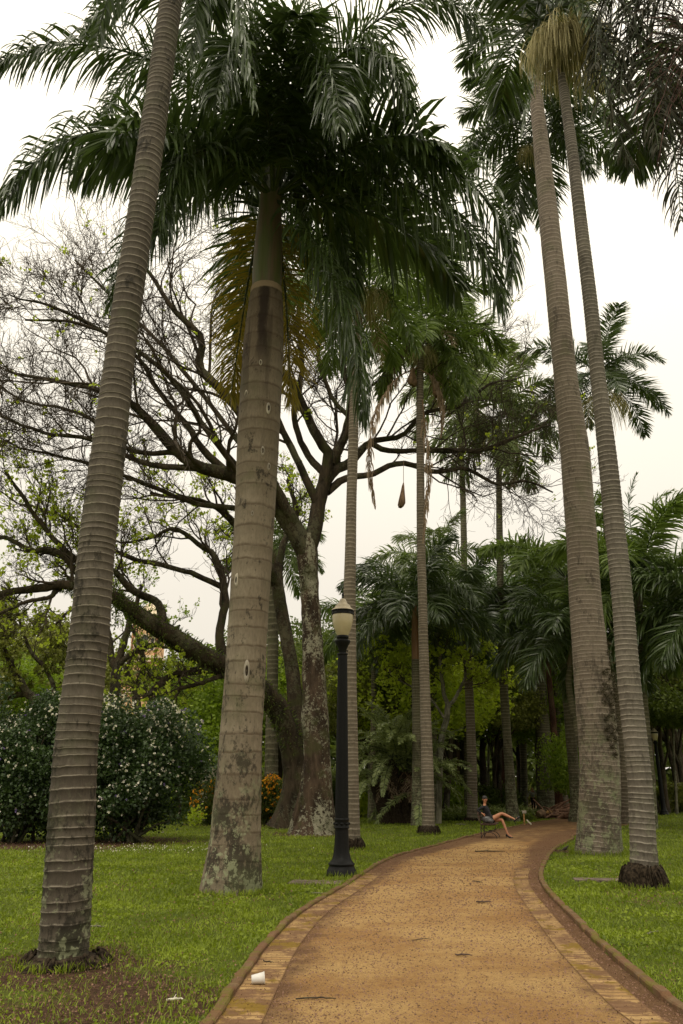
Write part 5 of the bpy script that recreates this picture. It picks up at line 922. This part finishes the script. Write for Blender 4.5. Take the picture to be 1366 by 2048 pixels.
hip = L3(-.02, l0, .56); wst = L3(-.06, l0, .73); chs = L3(-.11, l0, .92); nkb = L3(-.14, l0, 1.05); nk = L3(-.13, l0, 1.12); hd0 = L3(-.115, l0 - .02, 1.175); hd1 = L3(-.11, l0 - .01, 1.25); hd2 = L3(-.115, l0 - .0, 1.325)
# her right side is nearer the camera (-l), left side away (+l)
shR = L3(-.16, l0 - .16, 1.01); elR = L3(-.38, l0 - .24, .90); wrR = L3(-.20, l0 - .34, .80); shL = L3(-.12, l0 + .17, 1.01); elL = L3(-.22, l0 + .30, .84); wrL = L3(-.02, l0 + .22, .72)
hipR = L3(.0, l0 - .10, .56); hipL = L3(.0, l0 + .10, .56); knR = L3(.44, l0 + .03, .80); anR = L3(.86, l0 - .04, .62); knL = L3(.43, l0 + .06, .60); anL = L3(.60, l0 - .02, .14)
pts = [(hip, .145), (wst, .125), (chs, .140), (nkb, .07), (nk, .044), (hd0, .054), (hd1, .088), (hd2, .066),
       (shR, .055), ((shR + elR) / 2, .043), (elR, .036), (wrR, .022), (shL, .055), ((shL + elL) / 2, .043), (elL, .036), (wrL, .022),
       (hipR, .10), ((hipR * .45 + knR * .55), .082), (knR, .056), (knR * .6 + anR * .4, .052), (anR * .85 + knR * .15, .032), (anR, .033),
       (hipL, .10), ((hipL * .45 + knL * .55), .080), (knL, .056), (knL * .62 + anL * .38, .053), (anL * .88 + knL * .12, .031), (anL, .032)]
ed = [(0, 1), (1, 2), (2, 3), (3, 4), (4, 5), (5, 6), (6, 7), (2, 8), (8, 9), (9, 10), (10, 11), (2, 12), (12, 13), (13, 14), (14, 15), (0, 16), (16, 17), (17, 18), (18, 19), (19, 20), (20, 21), (0, 22), (22, 23), (23, 24), (24, 25), (25, 26), (26, 27)]
def addv(p, r, par): pts.append((p, r)); ed.append((par, len(pts) - 1)); return len(pts) - 1
# feet pointing out in the heels
tR = anR + fx * .07 + up * .10; tL = anL + fx * .14 - up * .105
a = addv(anR + fx * .035 + up * .0 - up * .035, .03, 21); addv(anR + fx * .13 + up * .06, .026, a); a = addv(anL + fx * .05 - up * .05, .033, 27); addv(anL + fx * .15 - up * .105, .028, a)
# nose, face direction towards the camera and a little right
fd = np.array([.35, -.93, 0]); fd /= np.linalg.norm(fd); sd_ = np.array([fd[1], -fd[0], 0]) * -1

def hand(wi, wr, d, pn, nm_):
    d = nrm(d[None])[0]; pn = nrm(pn[None])[0]; s = np.cross(d, pn); p = addv(wr + d * .045, (.028, .016), wi); q = addv(wr + d * .085, (.030, .014), p); out_ = []
    for j, (o, ln) in enumerate([(-.028, .062), (-.010, .072), (.009, .068), (.027, .052)]):
        f = addv(wr + d * .10 + s * o, .0095, q); f2 = addv(wr + d * (.10 + ln * .5) + s * o * 1.25 - pn * .012, .0085, f); f3 = addv(wr + d * (.10 + ln * .9) + s * o * 1.4 - pn * (.032 + .006 * j), .0075, f2); out_.append(pts[f3][0])
    t1 = addv(wr + d * .055 - s * .036, .011, p); t2 = addv(wr + d * .088 - s * .056 - pn * .012, .009, t1); return out_
nails = hand(11, wrR, fx * .75 - up * .65 - lx * .1, fx * .3 - lx * .9 + up * .3, 'r'); nails += hand(15, wrL, fx * .9 - up * .4, up, 'l')
skin('body', pts, ed, M['skin'], WR, 0, 2)
k = 1.09
dp = [(hip, .172), (wst, .150), (chs, .172), (nkb * .62 + chs * .38, .115), (shR, .068), ((shR + elR) / 2, .055), (elR, .047), (wrR * .9 + elR * .1, .032), (shL, .068), ((shL + elL) / 2, .055), (elL, .047), (wrL * .9 + elL * .1, .032), (hipR * .9 + knR * .1, .122), (hipR * .58 + knR * .42, .104), (hipL * .9 + knL * .1, .118), (hipL * .60 + knL * .40, .100)]
skin('dress', dp, [(0, 1), (1, 2), (2, 3), (2, 4), (4, 5), (5, 6), (6, 7), (2, 8), (8, 9), (9, 10), (10, 11), (0, 12), (12, 13), (0, 14), (14, 15)], M['dress'], WR, 0, 2)
bk = -fd
hp = [(hd2 + up * .022 + bk * .028, .090), (hd1 + bk * .05 + up * .01, .086), (hd0 + bk * .06 - up * .01, .065), (nk + bk * .06 - up * .04, .05), (hd2 + bk * .13 - up * .03, .05)]
def ellip(mb, c, rad, mat=0, k=18, amp=.0):
    th = np.linspace(.02, PI - .02, k); a = np.arange(k * 2) * PI / k
    V = np.stack([np.outer(np.sin(th), np.cos(a)), np.outer(np.sin(th), np.sin(a)), np.outer(np.cos(th), np.ones(2 * k))], -1)
    V = V * (1 + amp * np.sin(V[..., :1] * 17 + V[..., 2:] * 11)); i = np.arange(k - 1)[:, None] * 2 * k; j = np.arange(2 * k)[None]
    mb.add(V.reshape(-1, 3) * np.asarray(rad) + c, np.stack([i + j, i + 2 * k + j, i + 2 * k + (j + 1) % (2 * k), i + (j + 1) % (2 * k)], -1).reshape(-1, 4))
mb = MB(); ellip(mb, hd1 + up * .042 + bk * .024, (.094, .094, .100), amp=.02); ellip(mb, hd1 + bk * .11 - up * .03, (.05, .05, .06), amp=.03); mb.build('hair', M['hair'], WR)
mb = MB(); ellip(mb, hd1 + fd * .087 - up * .012, (.012, .016, .024)); mb.build('nose', M['skin'], WR)
for s in (-1, 1):
    mb = MB(); ellip(mb, hd1 + sd_ * s * .087 + bk * .0 - up * .005, (.014, .02, .028)); mb.build('ear', M['skin'], WR)
for s in (-1, 1):
    mb = MB(); c = hd1 + fd * .080 + sd_ * s * .030 + up * .012; lathe(mb, [(0, -.006), (.011, 0), (0, .006)], c, 8)
    tube(mb, np.array([c + up * .016 - sd_ * .012, c + up * .02, c + up * .016 + sd_ * .012]) + fd * .002, .0035, 5); mb.build('eye', M['hair'], WR)
mb = MB(); tube(mb, np.array([hd1 + fd * .066 - sd_ * .024, hd1 + fd * .078, hd1 + fd * .066 + sd_ * .024]) - up * .045, [.003, .008, .003], 6); mb.build('lips', M['lip'], WR)
mb = MB()
for p in nails: lathe(mb, [(0, -.006), (.008, 0), (0, .006)], p, 6)
mb.build('nails', M['nail'], WR)
for an, d, fl in ((anR, nrm((fx * .8 + up * .5)[None])[0], 1), (anL, nrm((fx * .86 - up * .5)[None])[0], 0)):
    dn = np.cross(d, lx); dn = dn if dn[2] < 0 else -dn
    if fl: d = nrm((fx * .75 + up * .55)[None])[0]; dn = nrm((fx * .5 - up * .8)[None])[0]
    heel = an - up * .02 * (1 - fl) + dn * .045 - d * .035; ball = heel + d * .19 + (dn * .0 if fl else -up * .0); toe = ball + (d * .05 if fl else fx * .075)
    mb = MB(); tube(mb, np.array([heel - d * .01 - dn * .02, heel + d * .04, heel + d * .11, ball, (ball + toe) / 2, toe]) , [.03, .034, .03, .038, .032, .010], 10)
    hb = (heel - d * .0) ; he = (np.array([heel[0] + .0, heel[1], .003]) if not fl else heel + dn * .12 - d * .03); tube(mb, np.array([hb, (hb + he) / 2, he]), [.024, .009, .006], 8); mb.build('shoe', M['shoe'], WR)
# handbag on the seat beside her (camera side)
mb = MB(); s = np.linspace(0, 1, 12); bgc = L3(-.02, -.40, .476); BGr = empty('handbag', W0 + bgc, 'slouchy shiny grey handbag lying on the bench beside the woman', 'handbag')
tube(mb, np.stack([fx * (q - .5) * .40 + up * (.11 + .02 * math.sin(q * 6)) for q in s]), np.interp(s, [0, .12, .5, .85, 1], [.02, .09, .125, .08, .02]), 18, rad_fn=lambda rr, a, PP: rr * (1 + .10 * np.sin(a * 4 + PP[:, 0:1] * 20) + .06 * np.sin(a * 9 + PP[:, 0:1] * 35))); mb.build('bag_body', M['bag'], BGr)
mb = MB(); tube(mb, np.array([fx * (-.12 + .24 * q) + up * (.2 + .09 * math.sin(PI * q)) - lx * .02 for q in np.linspace(0, 1, 10)]), .011, 6); mb.build('handle', M['dress'], BGr)
# ------------------------------------------------------------------ far walking person
pg = at(1066, 1600, 66); pg[2] = 0; PW = empty('person', pg, 'distant person in pale patterned shirt and black trousers walking away in the woods', 'person')
V3 = lambda x, y, z: np.array([x, y, z], float)
pts = [(V3(0, 0, .92), (.14, .1)), (V3(0, 0, 1.15), (.13, .1)), (V3(0, 0, 1.38), (.16, .1)), (V3(0, 0, 1.5), .06), (V3(0, -.01, 1.56), .06), (V3(0, -.01, 1.63), (.075, .09)), (V3(0, -.01, 1.72), (.06, .07)),
       (V3(-.2, 0, 1.40), .055), (V3(-.34, .05, 1.16), .04), (V3(-.42, -.05, .98), .028), (V3(.2, 0, 1.4), .055), (V3(.30, .0, 1.14), .04), (V3(.28, -.18, .95), .028), (V3(-.09, 0, .88), .085), (V3(-.09, -.08, .48), .055), (V3(-.09, .05, .08), .035), (V3(.09, 0, .88), .085), (V3(.1, .05, .48), .055), (V3(.1, .02, .08), .035), (V3(-.09, -.09, .03), .035), (V3(.1, -.12, .03), .035)]
ed = [(0, 1), (1, 2), (2, 3), (3, 4), (4, 5), (5, 6), (2, 7), (7, 8), (8, 9), (2, 10), (10, 11), (11, 12), (0, 13), (13, 14), (14, 15), (0, 16), (16, 17), (17, 18), (15, 19), (18, 20)]
def addv(p, r, par): pts.append((p, r)); ed.append((par, len(pts) - 1)); return len(pts) - 1
hand(9, pts[9][0], V3(-.1, -.1, -1), V3(1, 0, 0), 'l'); hand(12, pts[12][0], V3(0, -.4, -1), V3(-1, 0, 0), 'r')
skin('body', pts, ed, M['skin'], PW, 0, 1)
M['shirt'] = plain('pale_patterned_shirt', (.48, .46, .38), .8, .2, 22, .5)
b_ = [(p[0], (p[1][0] + .035, p[1][1] + .035) if hasattr(p[1], '__len__') else p[1] + .025) for p in pts[:19]]
skin('shirt', [b_[0], b_[1], b_[2], b_[7], b_[8], b_[9], b_[10], b_[11], b_[12]], [(0, 1), (1, 2), (2, 3), (3, 4), (4, 5), (2, 6), (6, 7), (7, 8)], M['shirt'], PW, 0, 1)
skin('trousers', [b_[0], b_[13], b_[14], b_[15], b_[16], b_[17], b_[18]], [(0, 1), (1, 2), (2, 3), (0, 4), (4, 5), (5, 6)], M['dress'], PW, 0, 1)
skin('hair', [(V3(0, .02, 1.74), (.085, .09)), (V3(0, .05, 1.64), .075), (V3(0, .05, 1.56), .05)], [(0, 1), (1, 2)], M['hair'], PW, 0, 1)
# ------------------------------------------------------------------ small things
sg = gnd(1049, 1650); sg[2] = 0; r = empty('marker_post', sg, 'short wooden post with small blank board at the path edge, right of the woman', 'marker post')
mb = MB(); box(mb, (0, 0, .26), (.075, .06, .52)); mb.build('post', M['wood_pale'], r); mb = MB(); box(mb, (.02, -.045, .58), (.20, .025, .13), .1); mb.build('board', M['stone'], r)
q = gnd(1058, 1636); r = empty('ground_spotlight', (q[0], q[1], 0), 'small dark spotlight on the grass behind the marker post', 'spotlight'); mb = MB(); tube(mb, np.array([[-.13, 0, .22], [-.05, 0, .18], [.06, 0, .10], [.10, 0, .07]]), [.075, .08, .06, .03], 12); mb.build('housing', M['iron'], r); mb = MB(); tube(mb, np.array([[0, 0, -.02], [0, 0, .14]]), .015, 6); mb.build('stake', M['iron'], r)
q = gnd(1058, 1651); s = np.linspace(0, 1, 6); mb = MB(); tube(mb, np.stack([-.09 + s * .2, s * 0, .24 - s * .2], -1), .035, 12); tag(mb.build('tube_lamp', M['flower_white'], None, (q[0], q[1], 0)), 'short white tube leaning in the grass beside the marker post', 'tube')
# fallen fronds and logs
q = gnd(1092, 1637); r = empty('fallen_fronds', (q[0], q[1], 0), 'heap of brown fallen fronds and sheaths beside the bend of the path', 'frond heap'); mb = MB(); rng = np.random.default_rng(8); n = 46
t = np.linspace(0, 1, 6)[None, :, None]; P0 = np.stack([rng.uniform(.2, .6, n), rng.normal(0, .4, n), rng.uniform(.02, .3, n)], -1); Dv = np.stack([np.where(rng.random(n) < .3, rng.uniform(-.9, -.2, n), rng.uniform(.8, 2.6, n)), rng.normal(0, .4, n), np.where(rng.random(n) < .35, rng.uniform(.2, .7, n), rng.uniform(-.1, .08, n))], -1)
PP = P0[:, None] + Dv[:, None] * t; PP[..., 2] = np.maximum(PP[..., 2] - .12 * t[..., 0] ** 2, .02); twigs(mb, PP, np.broadcast_to(np.linspace(.055, .025, 6), (n, 6)), 6, 0); M['heap'] = plain('dry_fronds', (.17, .095, .06), .85, .2, 6, .5); mb.build('stalks', M['heap'], r); r.scale = (1.3, 1.3, 1.5)
for q_, (dx, ln, rr) in enumerate([(-.4, .7, .16), (.0, .5, .13), (.9, 1.3, .12)]):
    mb = MB(); s = np.linspace(0, 1, 8); tube(mb, np.stack([dx + s * ln * .7, s * .3 - .3, .14 + .06 * np.sin(s * 4)], -1), rr * np.interp(s, [0, .5, 1], [.8, 1, .5]), 12, rad_fn=lambda r_, a, PP: r_ * (1 + .25 * np.sin(a * 2 + 1))); mb.build('sheath', [M['rachis_dry'], M['wood_pale'], M['wood']][q_], r)
# long mound of dry fronds by the bend
q = gnd(1130, 1637); mb = MB(); n = 130; P0 = np.stack([rng.uniform(-1.6, 1.4, n), rng.normal(0, .35, n), rng.uniform(.02, .35, n)], -1); a = rng.normal(0, .5, n); Dv = np.stack([np.cos(a) * rng.uniform(.5, 1.3, n), np.sin(a), rng.normal(0, .05, n)], -1); PP = P0[:, None] + Dv[:, None] * t; PP[..., 2] = np.clip(PP[..., 2] * (1 - .35 * np.abs(PP[..., 0]) / 2), .02, 1); twigs(mb, PP, np.broadcast_to(np.linspace(.05, .025, 6), (n, 6)), 5); tag(mb.build('branch_pile', M['heap'], None, (q[0], q[1], 0)), 'long low pile of reddish dry fronds at the far bend of the path', 'branch pile')
# bird
q = gnd(1131, 1707); r = empty('bird', (q[0], q[1], 0), 'dark thrush-like bird standing in the grass left of the massive palm', 'bird')
pts = [(V3(0, 0, .115), (.035, .042)), (V3(.035, 0, .135), (.03, .034)), (V3(.062, 0, .165), .02), (V3(.082, 0, .185), .019), (V3(.10, 0, .183), .008), (V3(.118, 0, .178), .003), (V3(-.045, 0, .10), (.026, .02)), (V3(-.09, 0, .085), (.018, .009)), (V3(-.15, 0, .065), (.02, .005))]
skin('body', pts, [(0, 1), (1, 2), (2, 3), (3, 4), (4, 5), (0, 6), (6, 7), (7, 8)], plain('bird_feathers', (.035, .025, .018), .6, .3, 30, .3), r, 0, 2)
for s in (-1, 1): mb = MB(); twigs(mb, np.array([[[-.0, s * .018, .085], [-.012, s * .02, .045], [0, s * .02, .003]], [[0, s * .02, .004], [.015, s * .02, .004], [.03, s * .022, .004]]]), np.full((2, 3), .0035), 5); mb.build('leg', M['rust'], r)
# plastic cup on the bricks
q = gnd(520, 1972); cupm = NT('thin_translucent_plastic'); pr_ = cupm.n('ShaderNodeBsdfPrincipled'); cupm.set(pr_, 'Base Color', (.75, .73, .68)); cupm.set(pr_, 'Roughness', .3); tr_ = cupm.n('ShaderNodeBsdfTransparent'); mx_ = cupm.n('ShaderNodeMixShader', i0=.3); cupm.set(mx_, 'i1', pr_.outputs[0]); cupm.set(mx_, 'i2', tr_.outputs[0])
mb = MB(); lathe(mb, [(0, .002), (.023, 0), (.025, .003), (.0262, .02), (.027, .022), (.030, .05), (.0305, .052), (.0335, .080), (.036, .081), (.0365, .084), (.034, .085), (.032, .08), (.0285, .05), (.0235, .006), (0, .005)], k=28); cup = mb.build('plastic_cup', cupm.end(mx_.outputs[0]), None, (q[0] - .075, q[1], .050)); cup.rotation_euler = (0, math.radians(84), math.radians(6)); cup.scale = (1.35, 1.35, 1.35)
tag(cup, 'white plastic cup lying on its side on the left brick edging', 'cup')
# sticks lying about
for lb, (px, py), l, az, rr, mt in [('dark stick on the middle of the path straight below the bench', (968, 1808), .22, 0, .014, 'wood'), ('dark curved stick at the middle front of the path', (927, 1915), .16, -.1, .010, 'wood'), ('long dark twig on the gravel right of the plastic cup', (632, 2003), .32, 0, .007, 'bark_far'), ('pale bent twig in the grass at the right', (1307, 1870), .32, .7, .008, 'bark_pale'), ('pale stick in the grass right of the strongly ringed palm base', (192, 1858), .2, -.05, .012, 'bark_pale'),
                              ('short whitish stick in the litter at the bottom left', (350, 2006), .13, .1, .010, 'flower_white'), ('curled dark twig on the brick edging above the plastic cup', (536, 1928), .13, -.6, .006, 'bark_far'), ('thin twig on the path left of its middle', (842, 1883), .24, .4, .005, 'bark_far'), ('small twig on the path near its upper middle', (955, 1766), .22, -1.0, .008, 'bark_far'), ('dark twig lying across the far part of the path', (980, 1705), .8, 0, .016, 'bark_far'), ('pale stick on the lawn between bench and slim palm', (922, 1650), .5, 0, .02, 'bark_pale'), ('twig on the grass beside the lamp post slab', (640, 1790), .3, -.4, .009, 'bark_pale')]:
    q = gnd(px, py); mb = MB(); s = np.linspace(-.5, .5, 9); rg = np.random.default_rng(int(px)); P = np.stack([s * l, rg.normal(0, .012, 9) + .1 * l * np.cos(s * 3), rr + .006 + np.abs(rg.normal(0, .004, 9))], -1); tube(mb, P, rr * np.interp(s, [-.5, 0, .5], [.8, 1, .5]), 8)
    if rr > .009: u = np.linspace(0, 1, 4)[:, None]; twigs(mb, (P[3] + u * np.array([l * .15, l * .2, .03]))[None], np.linspace(rr * .5, rr * .25, 4)[None], 5)
    o = mb.build('stick', M[mt], None, (q[0], q[1], .006)); o.rotation_euler = (0, 0, az); tag(o, lb, 'stick')
# slabs in the lawn
for px, py, sx, sy, lb in ((632, 1767, .95, .55, 'flat brown inspection slab in the grass left of the lamp post'), (1204, 1762, 1.0, .42, 'flat brown inspection slab in the grass before the massive palm')):
    q = gnd(px, py); mb = MB(); X = [[-.5, -.5], [.5, -.5], [.5, .5], [-.5, .5]]; V = [(a * sx, b * sy, z) for z in (-.03, .028) for a, b in X] + [(a * sx * .96, b * sy * .93, .035) for a, b in X]; F = [[0, 1, 5, 4], [1, 2, 6, 5], [2, 3, 7, 6], [3, 0, 4, 7], [4, 5, 9, 8], [5, 6, 10, 9], [6, 7, 11, 10], [7, 4, 8, 11], [8, 9, 10, 11]]; mb.add(V, F, 0, .5, None, False); o = mb.build('inspection_slab', M['concrete'], None, (q[0], q[1], 0)); o.rotation_euler = (0, 0, -.12); tag(o, lb, 'slab')
# standing stone slab and pedestal
q = at(419, 1620, 44); r = empty('stone_slab', (q[0], q[1], 0), 'tall pale stone slab on a sloping plinth behind the orange-flowered shrub', 'stone slab'); mb = MB(); zt = at(419, 1538, 44)[2]
V = [(x, y, z) for z, sx in ((.02, .62), (zt, .58)) for x, y in ((-sx, -.15), (sx, -.15), (sx, .15), (-sx, .15))]; mb.add(V, [[0, 1, 5, 4], [1, 2, 6, 5], [2, 3, 7, 6], [3, 0, 4, 7], [4, 5, 6, 7]], 0, .5, None, False); mb.build('slab', M['stone'], r); mb = MB(); V = [(x * sx, y, z) for z, sx in ((0, .75), (.35, .72), (.5, .3)) for x, y in ((-1, -.3), (1, -.3), (1, -.16), (-1, -.16))]; mb.add(V, [[0, 1, 5, 4], [1, 2, 6, 5], [3, 0, 4, 7], [4, 5, 9, 8], [5, 6, 10, 9], [7, 4, 8, 11], [8, 9, 10, 11]], 0, .5, None, False); mb.build('plinth', M['stone'], r)
q = at(899, 1610, 60); r = empty('stone_pedestal', (q[0], q[1], 0), 'stepped grey stone pedestal deep in the woods left of the bench', 'pedestal'); mb = MB(); box(mb, (0, 0, .3), (1.6, 1.2, .6)); box(mb, (0, 0, 1.3), (1.1, .9, 1.4)); box(mb, (0, 0, 2.08), (1.35, 1.1, .16)); mb.build('block', M['stone'], r)
# bright hut glimpsed at the far right
q = at(1205, 1610, 84); r = empty('kiosk', (q[0] + 1, q[1], 0), 'small pale kiosk with peaked roof glimpsed behind the slim ringed palm', 'kiosk'); mb = MB(); box(mb, (0, 0, 1.2), (3, 3, 2.4)); mb.build('wall', M['stone'], r); mb = MB(); lathe(mb, [(2.6, 2.38), (2.5, 2.5), (0, 3.9)], k=4); mb.build('roof', M['cap'], r); mb = MB(); box(mb, (-.3, -1.52, 1.0), (.9, .04, 1.9)); mb.build('door', M['iron'], r)
# ------------------------------------------------------------------ the ochre tower far behind
M['plaster'] = plain('apricot_plaster', (.62, .40, .21), .9, .2, 1.5, .15); M['plaster2'] = plain('red_trim', (.42, .19, .12), .9, .2, 2, .2); M['trim'] = plain('cream_trim', (.72, .60, .42), .9, .2, 2, .12); M['glass'] = plain('dark_window', (.05, .05, .05), .2, .5, 2, .2)
YT = 150; q = at(288, 1290, YT); T = empty('clock_tower_building', (q[0], YT, 0), 'ochre and red towered building far behind the bare branches at the left', 'building')
def archwin(x, z, w_, h_, y, par):
    t = np.linspace(0, PI, 12); V = [(x - w_ / 2, y, z), (x + w_ / 2, y, z)] + [(x + w_ / 2 * math.cos(a), y, z + h_ + w_ / 2 * math.sin(a)) for a in t]; n = len(V); c = (x, y, z + h_ * .5); mb = MB(); mb.add(V + [c], [[i, (i + 1) % n, n] for i in range(n)], 0, .5, None, False); wd = mb.build('window', M['glass'], par)
    P = np.array([(x - w_ / 2 - .12, y - .12, z)] + [(x + (w_ / 2 + .12) * math.cos(a), y - .12, z + h_ + (w_ / 2 + .12) * math.sin(a)) for a in t[::-1]] + [(x + w_ / 2 + .12, y - .12, z)]); fb = MB(); tube(fb, P, .16, 6); fb.build('frame', M['trim'], wd)
tz = at(288, 1243, YT)[2]; mb = MB(); box(mb, (0, 3, tz / 2), (5.2, 5.2, tz)); mb.build('tower_wall', M['plaster'], T)
mb = MB(); [box(mb, (0, 3, z), (5.9, 5.9, h)) for z, h in ((tz + .2, .5), (tz - 6.6, .5), (tz - 7.4, .3), (tz - 13, .5))]; mb.build('cornice', M['trim'], T)
mb = MB(); [box(mb, (s * 2.15, .36, tz - 3.2), (.5, .12, 6.2)) for s in (-1, 1)]; box(mb, (0, .36, tz - 7), (4.4, .1, .5)); mb.build('pilaster', M['plaster2'], T)
mb = MB(); lathe(mb, [(3.6, tz + .45), (3.0, tz + 1.6), (1.6, tz + 3.2), (.3, tz + 4.4), (0, tz + 5.2)], (0, 3, 0), 8); mb.build('roof', M['trim'], T)
archwin(0, tz - 5.6, 1.3, 2.4, .33, T)
for x in (-1.5, 1.5): archwin(x, tz - 5.4, .6, 2.0, .33, T)
hb = at(288, 1345, YT)[2]; mb = MB(); box(mb, (-4.5, 6, hb / 2), (22, 9, hb)); mb.build('wall', M['plaster'], T); mb = MB(); [box(mb, (-4.5, 6, z), (22.8, 9.8, h)) for z, h in ((hb + .25, .5), (hb - 3, .4), (hb - 8.2, .4))]; mb.build('cornice', M['trim'], T)
mb = MB(); box(mb, (-4.5, 1.43, hb - 1.5), (21.8, .1, 1.6)); mb.build('frieze', M['plaster2'], T)
for i in range(7): archwin(-14 + i * 3.1, hb - 7.2, 1.1, 2.2, 1.42, T); archwin(-14 + i * 3.1, hb - 13, 1.1, 2.4, 1.42, T)
# small far palm before the tower
r, P, d, Y = palm('small distant palm standing in front of the pale tower building', (314, 1610), [(314, 1612, 8), (314, 1450, 7), (313, 1385, 6)], 'bark_d', .25, .25, Y=110, k=8, rows=2); top = shaft(r, P, d, 1.5, P[3], M['shaft']); crown(r, top, 4.0, 'mid', 12, 301)
# ------------------------------------------------------------------ air plants on the massive palm
rng = np.random.default_rng(55); ap = []
for px, py in [(1207, 1310), (1212, 1330), (1203, 1345), (1209, 1360), (1197, 1350), (1215, 1352), (1207, 1378), (1198, 1372), (1213, 1390), (1199, 1395), (1206, 1402), (1196, 1408), (1211, 1412), (1215, 1425), (1208, 1432), (1221, 1398), (1200, 1440), (1210, 1455), (1213, 1468), (1201, 1460), (1222, 1440), (1220, 1480), (1205, 1478), (1212, 1495), (1219, 1510), (1210, 1290), (1193, 1385), (1220, 1370), (1225, 1460)]:
    cx = np.interp(py, [1273, 1383, 1493, 1560], [1177, 1188, 1197, 1200]); hw = np.interp(py, [1273, 1383, 1493, 1560], [33.5, 36.5, 38, 39.5]); Yk = K_.location.y; R_ = hw / F0 * dep(px, py, Yk); u = min(.96, (px - cx) / hw)
    p = at(px, py, Yk); n_ = 46; c0 = np.array([p[0], Yk - R_ * math.sqrt(1 - u * u), p[2]]); on = np.array([u, -math.sqrt(1 - u * u), 0]); dr = nrm(rng.normal(size=(n_, 3)) + on * .9); ap.append((c0, dr, n_))
mb = MB(); c00 = ap[0][0]
for c0, dr, n_ in ap: strips(mb, np.repeat((c0 - c00)[None], n_, 0) + rng.normal(0, .035, (n_, 3)), dr, nrm(rng.normal(size=(n_, 3))), rng.uniform(.06, .16, n_), np.full(n_, .02), .4, 3, 0, rng.random(n_), rng)
M['air'] = leafmat('air_plant', (.03, .025, .014), (.09, .075, .045), .7, .1, .2); tag(mb.build('air_plants', M['air'], None, c00), 'dark tufts of air plants clinging to the massive palm trunk', 'air plants')
